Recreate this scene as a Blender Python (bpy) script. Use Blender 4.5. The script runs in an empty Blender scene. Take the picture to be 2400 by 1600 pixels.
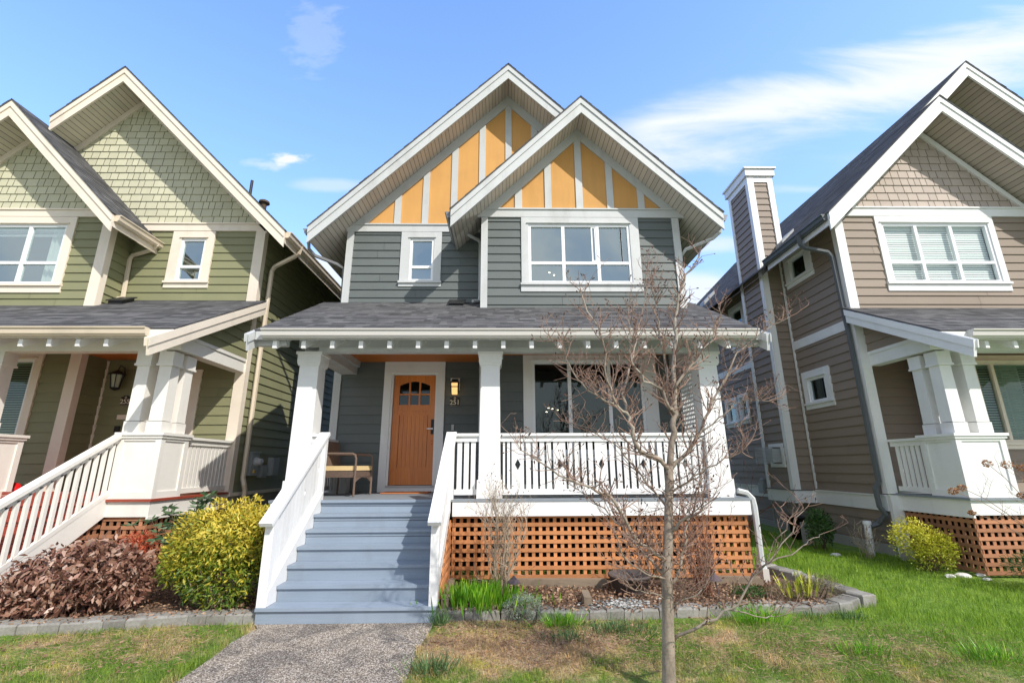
import bpy, math, random
import numpy as np
from mathutils import Vector, Matrix, noise
rnd = random.Random(11)
sc = bpy.context.scene
C = sc.collection

# ---------------------------------------------------------------- camera
H = 1.72
cam_d = bpy.data.cameras.new('camera'); cam = bpy.data.objects.new('camera', cam_d); C.objects.link(cam)
pi_, ya_, ro_ = .259426, .0170973, -.0044247
fw = Vector((math.sin(ya_)*math.cos(pi_), math.cos(ya_)*math.cos(pi_), math.sin(pi_)))
r_ = Vector((math.cos(ya_), -math.sin(ya_), 0)); u_ = r_.cross(fw)
r2 = r_*math.cos(ro_)+u_*math.sin(ro_); u2 = -r_*math.sin(ro_)+u_*math.cos(ro_)
M = Matrix((r2, u2, -fw)).transposed().to_4x4(); M.translation = (0, 0, H)
cam.matrix_world = M
cam_d.sensor_width = 36; cam_d.lens = 16.442; cam_d.clip_start = .05; cam_d.clip_end = 3000
sc.camera = cam

# ---------------------------------------------------------------- light, sky
SUN = Vector((.82, -1, 1.13)).normalized()
sun_d = bpy.data.lights.new('sun', 'SUN'); sun = bpy.data.objects.new('sun', sun_d); C.objects.link(sun)
sun_d.energy = 2.02; sun_d.angle = math.radians(.53); sun_d.color = (1, .955, .88)
sun.rotation_euler = (-SUN).to_track_quat('-Z', 'Y').to_euler()
w = bpy.data.worlds.new('World'); sc.world = w; w.use_nodes = True
nt = w.node_tree; N = nt.nodes; L = nt.links; N.clear()
sky = N.new('ShaderNodeTexSky'); sky.sky_type = 'NISHITA'; sky.sun_disc = False
sky.sun_elevation = math.asin(SUN.z); sky.sun_rotation = math.atan2(SUN.x, SUN.y)
sky.air_density = 1.0; sky.dust_density = .6; sky.ozone_density = 2.5
def nmath(N, L, op, a, b=None, clamp=False, c=None):
    n = N.new('ShaderNodeMath'); n.operation = op; n.use_clamp = clamp
    for i, v in enumerate((a, b, c)):
        if v is None: continue
        if isinstance(v, (int, float)): n.inputs[i].default_value = v
        else: L.new(v, n.inputs[i])
    return n.outputs[0]
m_ = lambda op, a, b=None, clamp=False, c=None: nmath(N, L, op, a, b, clamp, c)
tc = N.new('ShaderNodeTexCoord'); sp = N.new('ShaderNodeSeparateXYZ'); L.new(tc.outputs['Generated'], sp.inputs[0])
yy = m_('MAXIMUM', sp.outputs[1], .08)
gx = m_('DIVIDE', sp.outputs[0], yy); gz = m_('DIVIDE', sp.outputs[2], yy)
cmb = N.new('ShaderNodeCombineXYZ'); L.new(gx, cmb.inputs[0]); L.new(gz, cmb.inputs[1])
def wnoise(scale, sx, sy, detail=6, rot=0, off=0, dist=0.0):
    mp = N.new('ShaderNodeMapping'); mp.inputs['Scale'].default_value = (sx, sy, 1); mp.inputs['Rotation'].default_value = (0, 0, rot)
    mp.inputs['Location'].default_value = (off, off*.7, off)
    L.new(cmb.outputs[0], mp.inputs[0])
    t = N.new('ShaderNodeTexNoise'); t.inputs['Scale'].default_value = scale; t.inputs['Detail'].default_value = detail
    t.inputs['Roughness'].default_value = .6; t.inputs['Distortion'].default_value = dist
    L.new(mp.outputs[0], t.inputs['Vector']); return t.outputs[0]
def smooth(v, a, b):
    n = N.new('ShaderNodeMapRange'); n.interpolation_type = 'SMOOTHSTEP'
    n.inputs['From Min'].default_value = a; n.inputs['From Max'].default_value = b
    L.new(v, n.inputs['Value']); return n.outputs['Result']
streak = wnoise(3.0, .55, 1.9, 8, -.35, 3.1, .4); fine = wnoise(4.5, .8, 1.8, 8, -.35, 8.2, .3)
# high cirrus band rising to the right
bl = m_('ADD', .70, m_('MULTIPLY', gx, .265))
dist = m_('SUBTRACT', gz, bl)
wid = m_('ADD', .085, m_('MULTIPLY', gx, .045))
dn = m_('ADD', m_('DIVIDE', dist, wid), m_('MULTIPLY', m_('SUBTRACT', streak, .5), 3.0))
band = m_('MULTIPLY', smooth(m_('MULTIPLY', m_('ABSOLUTE', dn), -1), -1.25, .1), smooth(gx, .16, .42))
band = m_('MULTIPLY', band, smooth(fine, .12, .46))
clouds = [m_('MULTIPLY', band, .97)]; puff = wnoise(13, 1, 1.6, 6, -.1, 4.4, .2)
def blob(cx, cz, rx, rz, nz, gain=1.0, amp=2.2):
    a = m_('POWER', m_('DIVIDE', m_('SUBTRACT', gx, cx), rx), 2); b = m_('POWER', m_('DIVIDE', m_('SUBTRACT', gz, cz), rz), 2)
    d = m_('ADD', m_('SQRT', m_('ADD', a, b)), m_('MULTIPLY', m_('SUBTRACT', nz, .5), amp))
    clouds.append(m_('MULTIPLY', smooth(m_('MULTIPLY', d, -1), -1.15, -.35), gain))
blob(-.53, .727, .06, .019, puff, .95, 2.6); blob(-.585, .712, .06, .018, puff, .4, 2.6); blob(-.42, .655, .11, .022, streak, .38)
blob(-.50, 1.10, .07, .13, puff, .16, 3.0)
blob(-.40, .44, .13, .06, fine, .8, 1.4); blob(.47, .50, .12, .03, fine, .55, 1.5); blob(.46, .39, .16, .06, fine, .8, 1.3)
blob(.74, .65, .16, .022, streak, .35); blob(1.2, .72, .5, .05, streak, .3); blob(.52, .3, .5, .1, streak, .5)
tot = clouds[0]
for cl_ in clouds[1:]: tot = m_('MAXIMUM', tot, cl_)
tot = m_('MULTIPLY', tot, smooth(sp.outputs[1], .1, .3))
haze_low = m_('MULTIPLY', m_('MULTIPLY', smooth(m_('MULTIPLY', sp.outputs[2], -1), -.95, -.1), .8), m_('ADD', .35, m_('MULTIPLY', smooth(gx, -1.3, 1.1), .65)))
# tint of the clear sky
hs = N.new('ShaderNodeHueSaturation'); hs.inputs['Saturation'].default_value = 1.12; hs.inputs['Value'].default_value = 1.42
tn = N.new('ShaderNodeMixRGB'); tn.blend_type = 'MULTIPLY'; tn.inputs[0].default_value = 1; tn.inputs[2].default_value = (.98, .92, 1.04, 1)
L.new(sky.outputs[0], tn.inputs[1]); L.new(tn.outputs[0], hs.inputs['Color'])
SKYC = (2.95, 3.05, 3.2, 1)
mx0 = N.new('ShaderNodeMixRGB'); L.new(haze_low, mx0.inputs[0]); L.new(hs.outputs[0], mx0.inputs[1]); mx0.inputs[2].default_value = (1.45, 2.35, 3.5, 1)
mx = N.new('ShaderNodeMixRGB'); L.new(tot, mx.inputs[0]); L.new(mx0.outputs[0], mx.inputs[1]); mx.inputs[2].default_value = SKYC
# unseen bright cloud added behind the camera, neutral fill for the front walls
fill_veil = m_('MULTIPLY', smooth(m_('MULTIPLY', sp.outputs[1], -1), -.12, .25), .85)
mv = N.new('ShaderNodeMixRGB'); L.new(fill_veil, mv.inputs[0]); L.new(mx.outputs[0], mv.inputs[1]); vn = N.new('ShaderNodeTexNoise'); vn.inputs['Scale'].default_value = 3.2; vn.inputs['Detail'].default_value = 7; vn.inputs['Distortion'].default_value = .6; L.new(tc.outputs['Generated'], vn.inputs['Vector'])
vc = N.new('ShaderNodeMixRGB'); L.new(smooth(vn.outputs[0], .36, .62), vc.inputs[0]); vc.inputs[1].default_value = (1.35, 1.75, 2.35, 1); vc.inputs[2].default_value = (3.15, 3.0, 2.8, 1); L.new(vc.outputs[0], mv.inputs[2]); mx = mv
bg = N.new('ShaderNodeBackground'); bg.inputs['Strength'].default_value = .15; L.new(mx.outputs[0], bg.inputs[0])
wo = N.new('ShaderNodeOutputWorld'); L.new(bg.outputs[0], wo.inputs[0])
sc.view_settings.view_transform = 'Standard'; sc.view_settings.look = 'None'; sc.view_settings.gamma = 1
sc.view_settings.exposure = 1.20
try: sc.cycles.max_bounces = 7; sc.cycles.transparent_max_bounces = 10
except Exception: pass

# ---------------------------------------------------------------- materials
MAT = {}
def newmat(name):
    m = bpy.data.materials.new(name); m.use_nodes = True; t = m.node_tree
    return m, t, t.nodes, t.links, t.nodes['Principled BSDF']
def uvr(N, L):
    u = N.new('ShaderNodeUVMap'); s = N.new('ShaderNodeSeparateXYZ'); L.new(u.outputs[0], s.inputs[0]); return s.outputs
def noise_n(N, L, scale, sc3=(1, 1, 1), detail=3, dist=0, coord='Object', rough=.55):
    t = N.new('ShaderNodeTexCoord'); mp = N.new('ShaderNodeMapping'); mp.inputs['Scale'].default_value = sc3
    L.new(t.outputs[coord], mp.inputs[0]); n = N.new('ShaderNodeTexNoise'); n.inputs['Scale'].default_value = scale
    n.inputs['Detail'].default_value = detail; n.inputs['Distortion'].default_value = dist; n.inputs['Roughness'].default_value = rough
    L.new(mp.outputs[0], n.inputs['Vector']); return n.outputs[0]
def ramp(N, L, fac, stops):
    r = N.new('ShaderNodeValToRGB'); e = r.color_ramp.elements
    while len(e) < len(stops): e.new(.5)
    for i, (p, c) in enumerate(stops): e[i].position = p; e[i].color = tuple(c)+(1,)
    L.new(fac, r.inputs[0]); return r.outputs[0]
def paint(name, col, rough=.5, var=.12, rand=.08, grain=.05, gs=(3, 3, 40), dirt=.0, spec=.35, bump=.12, dirtcol=(.18, .16, .13)):
    """painted board: broad unevenness, wood grain along the board, per-board shade, some grime"""
    m, t, N, L, b = newmat(name)
    M_ = lambda *a, **k: nmath(N, L, *a, **k)
    n1 = noise_n(N, L, 1.7, (1, 1, 1), 4); n2 = noise_n(N, L, 1.0, gs, 5); n4 = noise_n(N, L, 55, (1, 1, 1), 2)
    uv = uvr(N, L)
    f = M_('ADD', 1.0, M_('MULTIPLY', M_('SUBTRACT', n1, .5), var*2))
    f = M_('ADD', f, M_('MULTIPLY', M_('SUBTRACT', n2, .5), grain*2))
    f = M_('ADD', f, M_('MULTIPLY', M_('SUBTRACT', n4, .5), grain))
    f = M_('ADD', f, M_('MULTIPLY', M_('SUBTRACT', uv[0], .5), rand*2))
    v = N.new('ShaderNodeVectorMath'); v.operation = 'SCALE'; v.inputs[0].default_value = col; L.new(f, v.inputs['Scale'])
    out = v.outputs[0]
    if dirt:
        n3 = noise_n(N, L, 2.6, (1, 1, .35), 7, .6); mk = N.new('ShaderNodeMapRange'); mk.inputs['From Min'].default_value = .52; mk.inputs['From Max'].default_value = .75; mk.inputs['To Max'].default_value = dirt
        L.new(n3, mk.inputs['Value']); mm = N.new('ShaderNodeMixRGB'); L.new(mk.outputs[0], mm.inputs[0]); L.new(out, mm.inputs[1]); mm.inputs[2].default_value = dirtcol+(1,); out = mm.outputs[0]
    L.new(out, b.inputs['Base Color']); b.inputs['Roughness'].default_value = rough; b.inputs['Specular IOR Level'].default_value = spec
    if bump:
        bp = N.new('ShaderNodeBump'); bp.inputs['Strength'].default_value = bump; bp.inputs['Distance'].default_value = .004; L.new(n2, bp.inputs['Height']); L.new(bp.outputs[0], b.inputs['Normal'])
    MAT[name] = m; return m
paint('siding_gray', (.126, .143, .138), .55, .10, .05, .08, (4, 4, 60))
paint('siding_green', (.238, .238, .130), .55, .10, .05, .08, (4, 4, 60))
paint('siding_taupe', (.268, .213, .165), .6, .08, .05, .08, (4, 4, 60))
paint('shingle_green', (.55, .535, .39), .7, .08, .07, .08, (30, 30, 6))
paint('shingle_taupe', (.46, .385, .33), .7, .08, .07, .08, (30, 30, 6))
paint('stucco', (.62, .33, .105), .8, .12, .05, .10, (9, 9, 1.2), bump=.1)
paint('trim_gray', (.55, .562, .555), .5, .09, .04, .05, (6, 6, 30), .25)
paint('trim_white', (.80, .80, .79), .45, .07, .04, .05, (8, 8, 20), .2, dirtcol=(.42, .41, .38))
paint('trim_cream', (.80, .71, .59), .5, .07, .04, .04, (6, 6, 30), .18)
paint('trim_bright', (.80, .80, .78), .45, .06, .04, .04, (6, 6, 30), .12)
paint('porch_cream', (.80, .77, .71), .45, .06, .04, .04, (8, 8, 20), .18, dirtcol=(.42, .40, .36))
paint('vinyl', (.86, .87, .88), .3, .02, .0, .0, bump=0)
paint('vinyl_tan', (.62, .59, .55), .35, .05, .0, .0, bump=0)
paint('gutter_tan', (.54, .51, .45), .35, .08, .0, .03, dirt=.2, bump=0)
paint('gutter_green', (.66, .56, .43), .35, .08, .0, .03, dirt=.2, bump=0)
paint('gutter_gray', (.20, .205, .215), .4, .1, .0, .03, bump=0)
paint('gutter_dark', (.10, .11, .115), .4, .1, .0, .03, bump=0)
paint('step_blue', (.26, .315, .385), .5, .12, .07, .10, (2, 40, 40), .5, dirtcol=(.19, .225, .26))
paint('deck_gray', (.24, .27, .30), .6, .1, .05, .1, (2, 30, 30), .3)
paint('deck_red', (.30, .055, .03), .5, .12, .08, .1, (2, 30, 30), .2, dirtcol=(.3, .15, .12))
paint('lattice_orange', (.55, .235, .095), .7, .2, .24, .14, (20, 20, 20), .2, dirtcol=(.2, .08, .03))
paint('lattice_brown', (.42, .19, .10), .75, .2, .25, .14, (20, 20, 20), .45, dirtcol=(.16, .11, .07))
paint('cedar_ceiling', (.52, .17, .035), .55, .08, .06, .12, (3, 30, 3), bump=.1)
paint('door_red', (.16, .02, .015), .4, .1, .0, .05)
paint('interior', (.045, .05, .055), .9, .1, 0, 0, bump=0)
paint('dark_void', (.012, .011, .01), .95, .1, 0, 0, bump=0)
paint('concrete', (.36, .35, .32), .9, .18, .1, .2, (20, 20, 20), .35, bump=.4)
paint('block', (.24, .23, .205), .95, .25, .25, .4, (30, 30, 30), .7, bump=.8)
paint('timber', (.22, .17, .12), .9, .25, .15, .3, (6, 6, 30), .4, bump=.6)
paint('stone_white', (.62, .6, .55), .8, .2, .3, .2, (9, 9, 9), .2, bump=.5)
paint('gap_shade_backing', (.13, .12, .085), .9, .1, 0, 0, bump=0)  # dark colour stands in for the shadow in the shingle gaps
paint('pebble', (.30, .30, .28), .8, .2, .7, .2, (9, 9, 9), bump=.3)
paint('black_metal', (.02, .02, .02), .45, .1, 0, 0, bump=0)
paint('bronze', (.10, .075, .08), .5, .15, 0, .1, bump=.1)
paint('steel', (.45, .46, .46), .35, .1, 0, 0, bump=0)
paint('meter_gray', (.36, .38, .38), .5, .06, 0, 0, bump=0)
paint('wicker', (.155, .105, .08), .7, .15, .2, .5, (90, 90, 90), bump=1)
paint('cushion', (.74, .55, .28), .85, .06, 0, .1, (60, 60, 60), bump=.2)
paint('mat_orange', (.50, .17, .06), .9, .1, .1, .2, (60, 60, 60))
paint('bucket_orange', (.85, .23, .01), .35, .05, 0, 0, bump=0)
paint('bucket_yellow', (.85, .50, .02), .35, .05, 0, 0, bump=0)
paint('toy_red', (.62, .012, .015), .3, .05, 0, 0, bump=0)
paint('pot_black', (.015, .015, .015), .5, .1, 0, 0, bump=0)
paint('tub_brown', (.085, .07, .066), .6, .15, 0, .1, bump=.1)
paint('blind_white', (.88, .88, .86), .6, .03, .1, 0, bump=0)
paint('blind_dark', (.34, .42, .34), .6, .03, .1, 0, bump=0)
paint('curtain', (.72, .72, .68), .9, .1, 0, .1, (40, 40, 2), bump=.3)
paint('plaque', (.025, .02, .018), .4, .1, 0, 0, bump=0)
paint('plaque_text', (.75, .68, .5), .5, .0, 0, 0, bump=0)
paint('lamp_glass_green', (.45, .5, .36), .4, .1, 0, 0, bump=0)
paint('bark', (.27, .222, .17), .85, .35, .12, .7, (22, 22, 9), .62, dirtcol=(.52, .50, .42), bump=.9)
paint('twig', (.27, .175, .13), .85, .3, .3, .3, (20, 20, 20))
paint('bud', (.10, .05, .035), .7, .3, .3, .2, (20, 20, 20))
paint('twig_pale', (.42, .34, .25), .85, .3, .3, .3, (20, 20, 20))
paint('twig_red', (.24, .11, .07), .8, .3, .3, .2, (20, 20, 20))
paint('branch_brown', (.10, .07, .045), .9, .2, .2, .3, (20, 20, 20))

def mat_door():
    m, t, N, L, b = newmat('door_fir')
    n = noise_n(N, L, 1.0, (40, 40, 1.6), 6, .8); n2 = noise_n(N, L, 1.4, (1, 1, .6), 3)
    c = ramp(N, L, n, [(0, (.40, .10, .014)), (.5, (.72, .22, .034)), (1, (.86, .34, .075))])
    mm = N.new('ShaderNodeMixRGB'); mm.blend_type = 'MULTIPLY'; mm.inputs[0].default_value = .5; L.new(c, mm.inputs[1])
    c2 = ramp(N, L, n2, [(0.3, (.6, .6, .6)), (.7, (1, 1, 1))]); L.new(c2, mm.inputs[2]); L.new(mm.outputs[0], b.inputs['Base Color'])
    b.inputs['Roughness'].default_value = .35; MAT['door_fir'] = m
mat_door()
def mat_glass(name, refl, tint, wav=.012):
    m, t, N, L, b = newmat(name); N.remove(b); out = N['Material Output']
    g = N.new('ShaderNodeBsdfGlossy'); g.inputs['Roughness'].default_value = .0; g.inputs['Color'].default_value = (.78, .93, .93, 1)
    tr = N.new('ShaderNodeBsdfTransparent'); tr.inputs['Color'].default_value = tint+(1,)
    mx = N.new('ShaderNodeMixShader'); fr = N.new('ShaderNodeLayerWeight'); fr.inputs['Blend'].default_value = .5
    f = nmath(N, L, 'ADD', nmath(N, L, 'MULTIPLY', nmath(N, L, 'POWER', fr.outputs['Facing'], 4.0), .8), refl, True); L.new(f, mx.inputs[0]); L.new(tr.outputs[0], mx.inputs[1]); L.new(g.outputs[0], mx.inputs[2])
    n = noise_n(N, L, 1.3, (1, 1, 1), 2); bp = N.new('ShaderNodeBump'); bp.inputs['Strength'].default_value = wav*10; bp.inputs['Distance'].default_value = .02
    L.new(n, bp.inputs['Height']); L.new(bp.outputs[0], g.inputs['Normal'])
    L.new(mx.outputs[0], out.inputs[0]); MAT[name] = m
mat_glass('glass_up', .40, (.75, .84, .82)); mat_glass('glass_low', .07, (.7, .78, .74)); mat_glass('glass_clear', .10, (.88, .93, .91)); mat_glass('glass_tinted', .05, (.35, .42, .38))
def mat_emit(name, col, s):
    m, t, N, L, b = newmat(name); b.inputs['Base Color'].default_value = col+(1,); b.inputs['Emission Color'].default_value = col+(1,); b.inputs['Emission Strength'].default_value = s; MAT[name] = m
mat_emit('lamp_glow', (1, .58, .22), .45); mat_emit('spot_glow', (1, .85, .6), 5.0)
def mat_roof():
    m, t, N, L, b = newmat('roof_shingle'); M_ = lambda *a, **k: nmath(N, L, *a, **k)
    uv = uvr(N, L); row = M_('FLOOR', M_('DIVIDE', uv[1], .14))
    wn0 = N.new('ShaderNodeTexWhiteNoise'); wn0.noise_dimensions = '1D'; L.new(row, wn0.inputs['W'])
    uo = M_('ADD', M_('DIVIDE', uv[0], .17), M_('MULTIPLY', wn0.outputs[0], 7.3))
    # uneven tab widths
    uo = M_('ADD', uo, M_('MULTIPLY', M_('SINE', M_('MULTIPLY', uo, 2.3)), .35))
    cell = M_('FLOOR', uo)
    cx = N.new('ShaderNodeCombineXYZ'); L.new(cell, cx.inputs[0]); L.new(row, cx.inputs[1])
    wn = N.new('ShaderNodeTexWhiteNoise'); wn.noise_dimensions = '2D'; L.new(cx.outputs[0], wn.inputs['Vector'])
    sp = noise_n(N, L, 260, (1, 1, 1), 2); big = noise_n(N, L, 1.2, (1, 1, 1), 4)
    f = M_('ADD', M_('MULTIPLY', wn.outputs[0], .42), M_('MULTIPLY', M_('SUBTRACT', sp, .5), .9)); f = M_('ADD', f, M_('MULTIPLY', M_('SUBTRACT', big, .5), .5)); f = M_('ADD', f, .25)
    c = ramp(N, L, f, [(0, (.026, .026, .028)), (.35, (.085, .084, .086)), (.7, (.16, .158, .16)), (1, (.28, .275, .27))])
    # shaded butt line of every course
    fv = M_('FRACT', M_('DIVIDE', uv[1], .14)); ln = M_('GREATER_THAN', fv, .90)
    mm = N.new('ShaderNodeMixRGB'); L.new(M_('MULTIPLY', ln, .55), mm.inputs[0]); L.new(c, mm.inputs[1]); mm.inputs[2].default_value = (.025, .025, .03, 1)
    L.new(mm.outputs[0], b.inputs['Base Color']); b.inputs['Roughness'].default_value = .9; b.inputs['Specular IOR Level'].default_value = .2
    bp = N.new('ShaderNodeBump'); bp.inputs['Strength'].default_value = .6; bp.inputs['Distance'].default_value = .006
    L.new(M_('ADD', wn.outputs[0], M_('MULTIPLY', sp, .6)), bp.inputs['Height']); L.new(bp.outputs[0], b.inputs['Normal']); MAT['roof_shingle'] = m
mat_roof()
def mat_soffit(name, col, pitch=.105, axis=0):
    m, t, N, L, b = newmat(name); M_ = lambda *a, **k: nmath(N, L, *a, **k); uv = uvr(N, L)
    s = M_('DIVIDE', uv[0], pitch); fr = M_('FRACT', s); ln = M_('MAXIMUM', M_('LESS_THAN', fr, .07), M_('GREATER_THAN', fr, .96))
    wn = N.new('ShaderNodeTexWhiteNoise'); wn.noise_dimensions = '1D'; L.new(M_('FLOOR', s), wn.inputs['W'])
    n = noise_n(N, L, 2.2, (1, 1, 1), 4)
    f = M_('ADD', .80, M_('ADD', M_('MULTIPLY', wn.outputs[0], .16), M_('MULTIPLY', n, .2)))
    v = N.new('ShaderNodeVectorMath'); v.operation = 'SCALE'; v.inputs[0].default_value = col; L.new(f, v.inputs['Scale'])
    mm = N.new('ShaderNodeMixRGB'); L.new(M_('MULTIPLY', ln, .8), mm.inputs[0]); L.new(v.outputs[0], mm.inputs[1]); mm.inputs[2].default_value = (.05, .045, .04, 1)
    L.new(mm.outputs[0], b.inputs['Base Color']); b.inputs['Roughness'].default_value = .6
    bp = N.new('ShaderNodeBump'); bp.inputs['Strength'].default_value = .5; bp.inputs['Distance'].default_value = .008; L.new(M_('SUBTRACT', 1, ln), bp.inputs['Height']); L.new(bp.outputs[0], b.inputs['Normal'])
    MAT[name] = m
mat_soffit('soffit_gray', (.62, .56, .49)); mat_soffit('soffit_green', (.66, .60, .48)); mat_soffit('soffit_taupe', (.50, .43, .36), .12)
def mat_leaf(name, stops, rough=.5, trans=.25):
    m, t, N, L, b = newmat(name); uv = uvr(N, L); c = ramp(N, L, uv[0], stops)
    mm = N.new('ShaderNodeMixRGB'); mm.blend_type = 'MULTIPLY'; mm.inputs[0].default_value = .35; L.new(c, mm.inputs[1]); n = noise_n(N, L, 40, (1, 1, 1), 2); L.new(ramp(N, L, n, [(.3, (.5, .5, .5)), (.7, (1, 1, 1))]), mm.inputs[2])
    L.new(mm.outputs[0], b.inputs['Base Color']); b.inputs['Roughness'].default_value = rough; b.inputs['Specular IOR Level'].default_value = .4
    if trans:
        tl = N.new('ShaderNodeBsdfTranslucent'); L.new(c, tl.inputs[0]); ms = N.new('ShaderNodeMixShader'); ms.inputs[0].default_value = trans
        L.new(b.outputs[0], ms.inputs[1]); L.new(tl.outputs[0], ms.inputs[2]); L.new(ms.outputs[0], N['Material Output'].inputs[0])
    MAT[name] = m
mat_leaf('leaf_yellow', [(0, (.05, .11, .015)), (.3, (.22, .30, .03)), (.6, (.60, .50, .05)), (1, (.88, .68, .12))])
mat_leaf('leaf_brown', [(0, (.06, .025, .02)), (.35, (.21, .095, .065)), (.7, (.38, .21, .145)), (1, (.64, .48, .38))], .4, .1)
mat_leaf('leaf_red', [(0, (.22, .03, .015)), (.5, (.52, .08, .03)), (1, (.70, .22, .10))])
mat_leaf('leaf_dryhead', [(0, (.16, .06, .03)), (.6, (.42, .19, .08)), (1, (.62, .36, .17))])
mat_leaf('leaf_green', [(0, (.02, .06, .012)), (.6, (.06, .14, .03)), (1, (.14, .24, .07))])
mat_leaf('leaf_rhodo', [(0, (.03, .075, .025)), (.6, (.09, .16, .07)), (1, (.20, .28, .15))])
mat_leaf('leaf_lime', [(0, (.12, .17, .015)), (.5, (.42, .45, .03)), (1, (.72, .66, .07))])
mat_leaf('leaf_silver', [(0, (.20, .27, .18)), (1, (.48, .55, .42))])
mat_leaf('leaf_litter', [(0, (.10, .05, .03)), (.5, (.30, .17, .10)), (1, (.50, .34, .22))], .7, .05)
mat_leaf('leaf_heather', [(0, (.10, .09, .04)), (.5, (.22, .20, .09)), (1, (.36, .28, .18))])
mat_leaf('blade_bright', [(0, (.07, .22, .01)), (.6, (.16, .42, .02)), (1, (.42, .66, .05))], .4)
mat_leaf('blade_yellow', [(0, (.35, .45, .03)), (1, (.75, .72, .10))], .4)
mat_leaf('blade_dark', [(0, (.04, .10, .03)), (1, (.16, .28, .10))], .5)

def lawn_color(N, L):
    """patchy winter lawn: green / moss-yellow / straw, from world position"""
    M_ = lambda *a, **k: nmath(N, L, *a, **k)
    t = N.new('ShaderNodeTexCoord'); s = N.new('ShaderNodeSeparateXYZ'); L.new(t.outputs['Object'], s.inputs[0])
    c = N.new('ShaderNodeCombineXYZ'); L.new(s.outputs[0], c.inputs[0]); L.new(s.outputs[1], c.inputs[1])
    def nn(scale, off, det=5, dist=.3):
        mp = N.new('ShaderNodeMapping'); mp.inputs['Location'].default_value = (off, off*1.7, 0); L.new(c.outputs[0], mp.inputs[0])
        n = N.new('ShaderNodeTexNoise'); n.inputs['Scale'].default_value = scale; n.inputs['Detail'].default_value = det; n.inputs['Distortion'].default_value = dist
        n.inputs['Roughness'].default_value = .62; L.new(mp.outputs[0], n.inputs['Vector']); return n.outputs[0]
    def mr(v, a, b, lo=0., hi=1.):
        n = N.new('ShaderNodeMapRange'); n.interpolation_type = 'SMOOTHSTEP'; n.inputs['From Min'].default_value = a; n.inputs['From Max'].default_value = b
        n.inputs['To Min'].default_value = lo; n.inputs['To Max'].default_value = hi; L.new(v, n.inputs['Value']); return n.outputs[0]
    # lush between the houses: grows with x and y
    lush = M_('MULTIPLY', mr(M_('ADD', s.outputs[0], M_('MULTIPLY', s.outputs[1], .9)), 8.2, 10.4), 1.0)
    # straw right of the path
    dx = M_('DIVIDE', M_('SUBTRACT', s.outputs[0], .1), 1.3); dy = M_('DIVIDE', M_('SUBTRACT', s.outputs[1], 5.2), .75)
    pat = mr(M_('MULTIPLY', M_('SQRT', M_('ADD', M_('MULTIPLY', dx, dx), M_('MULTIPLY', dy, dy))), -1), -1.1, -.3)
    g = M_('ADD', M_('ADD', nn(1.5, 3.3), M_('MULTIPLY', nn(5.5, 9.1), .55)), M_('MULTIPLY', lush, .42))
    g = M_('SUBTRACT', g, M_('MULTIPLY', pat, .33))
    gf = mr(g, .55, .86)
    straw = ramp(N, L, nn(7, 1.2), [(.3, (.42, .27, .15)), (.55, (.60, .44, .25)), (.75, (.64, .54, .28))])
    moss = ramp(N, L, nn(9, 5.2), [(.3, (.36, .37, .07)), (.7, (.62, .56, .12))])
    a = N.new('ShaderNodeMixRGB'); L.new(mr(nn(1.9, 17.3), .50, .66), a.inputs[0]); L.new(straw, a.inputs[1]); L.new(moss, a.inputs[2])
    gr = ramp(N, L, nn(6, 12.2), [(.3, (.10, .19, .02)), (.7, (.22, .33, .04))]); gl = ramp(N, L, nn(6, 2.2), [(.3, (.13, .26, .02)), (.7, (.29, .43, .05))])
    g2 = N.new('ShaderNodeMixRGB'); L.new(lush, g2.inputs[0]); L.new(gr, g2.inputs[1]); L.new(gl, g2.inputs[2])
    o = N.new('ShaderNodeMixRGB'); L.new(gf, o.inputs[0]); L.new(a.outputs[0], o.inputs[1]); L.new(g2.outputs[0], o.inputs[2])
    return o.outputs[0]
def mat_lawn():
    m, t, N, L, b = newmat('lawn_soil'); c = lawn_color(N, L)
    mm = N.new('ShaderNodeMixRGB'); mm.blend_type = 'MULTIPLY'; mm.inputs[0].default_value = 1; L.new(c, mm.inputs[1])
    n = noise_n(N, L, 45, (1, 1, 1), 5); L.new(ramp(N, L, n, [(.3, (.35, .35, .35)), (.65, (.95, .95, .95))]), mm.inputs[2])
    L.new(mm.outputs[0], b.inputs['Base Color']); b.inputs['Roughness'].default_value = .95
    bp = N.new('ShaderNodeBump'); bp.inputs['Strength'].default_value = .8; bp.inputs['Distance'].default_value = .02; L.new(n, bp.inputs['Height']); L.new(bp.outputs[0], b.inputs['Normal'])
    MAT['lawn_soil'] = m
    m, t, N, L, b = newmat('grass_blade'); c = lawn_color(N, L); uv = uvr(N, L)
    hs = N.new('ShaderNodeMixRGB'); hs.blend_type = 'MULTIPLY'; hs.inputs[0].default_value = 1; L.new(c, hs.inputs[1])
    L.new(ramp(N, L, uv[0], [(0, (.55, .62, .4)), (.5, (1.0, 1.0, .9)), (.9, (1.45, 1.35, 1.1)), (1, (1.9, 1.6, 1.2))]), hs.inputs[2])
    L.new(hs.outputs[0], b.inputs['Base Color']); b.inputs['Roughness'].default_value = .6; b.inputs['Specular IOR Level'].default_value = .3
    tl = N.new('ShaderNodeBsdfTranslucent'); L.new(hs.outputs[0], tl.inputs[0]); ms = N.new('ShaderNodeMixShader'); ms.inputs[0].default_value = .3
    L.new(b.outputs[0], ms.inputs[1]); L.new(tl.outputs[0], ms.inputs[2]); L.new(ms.outputs[0], N['Material Output'].inputs[0]); MAT['grass_blade'] = m
mat_lawn()
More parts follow.
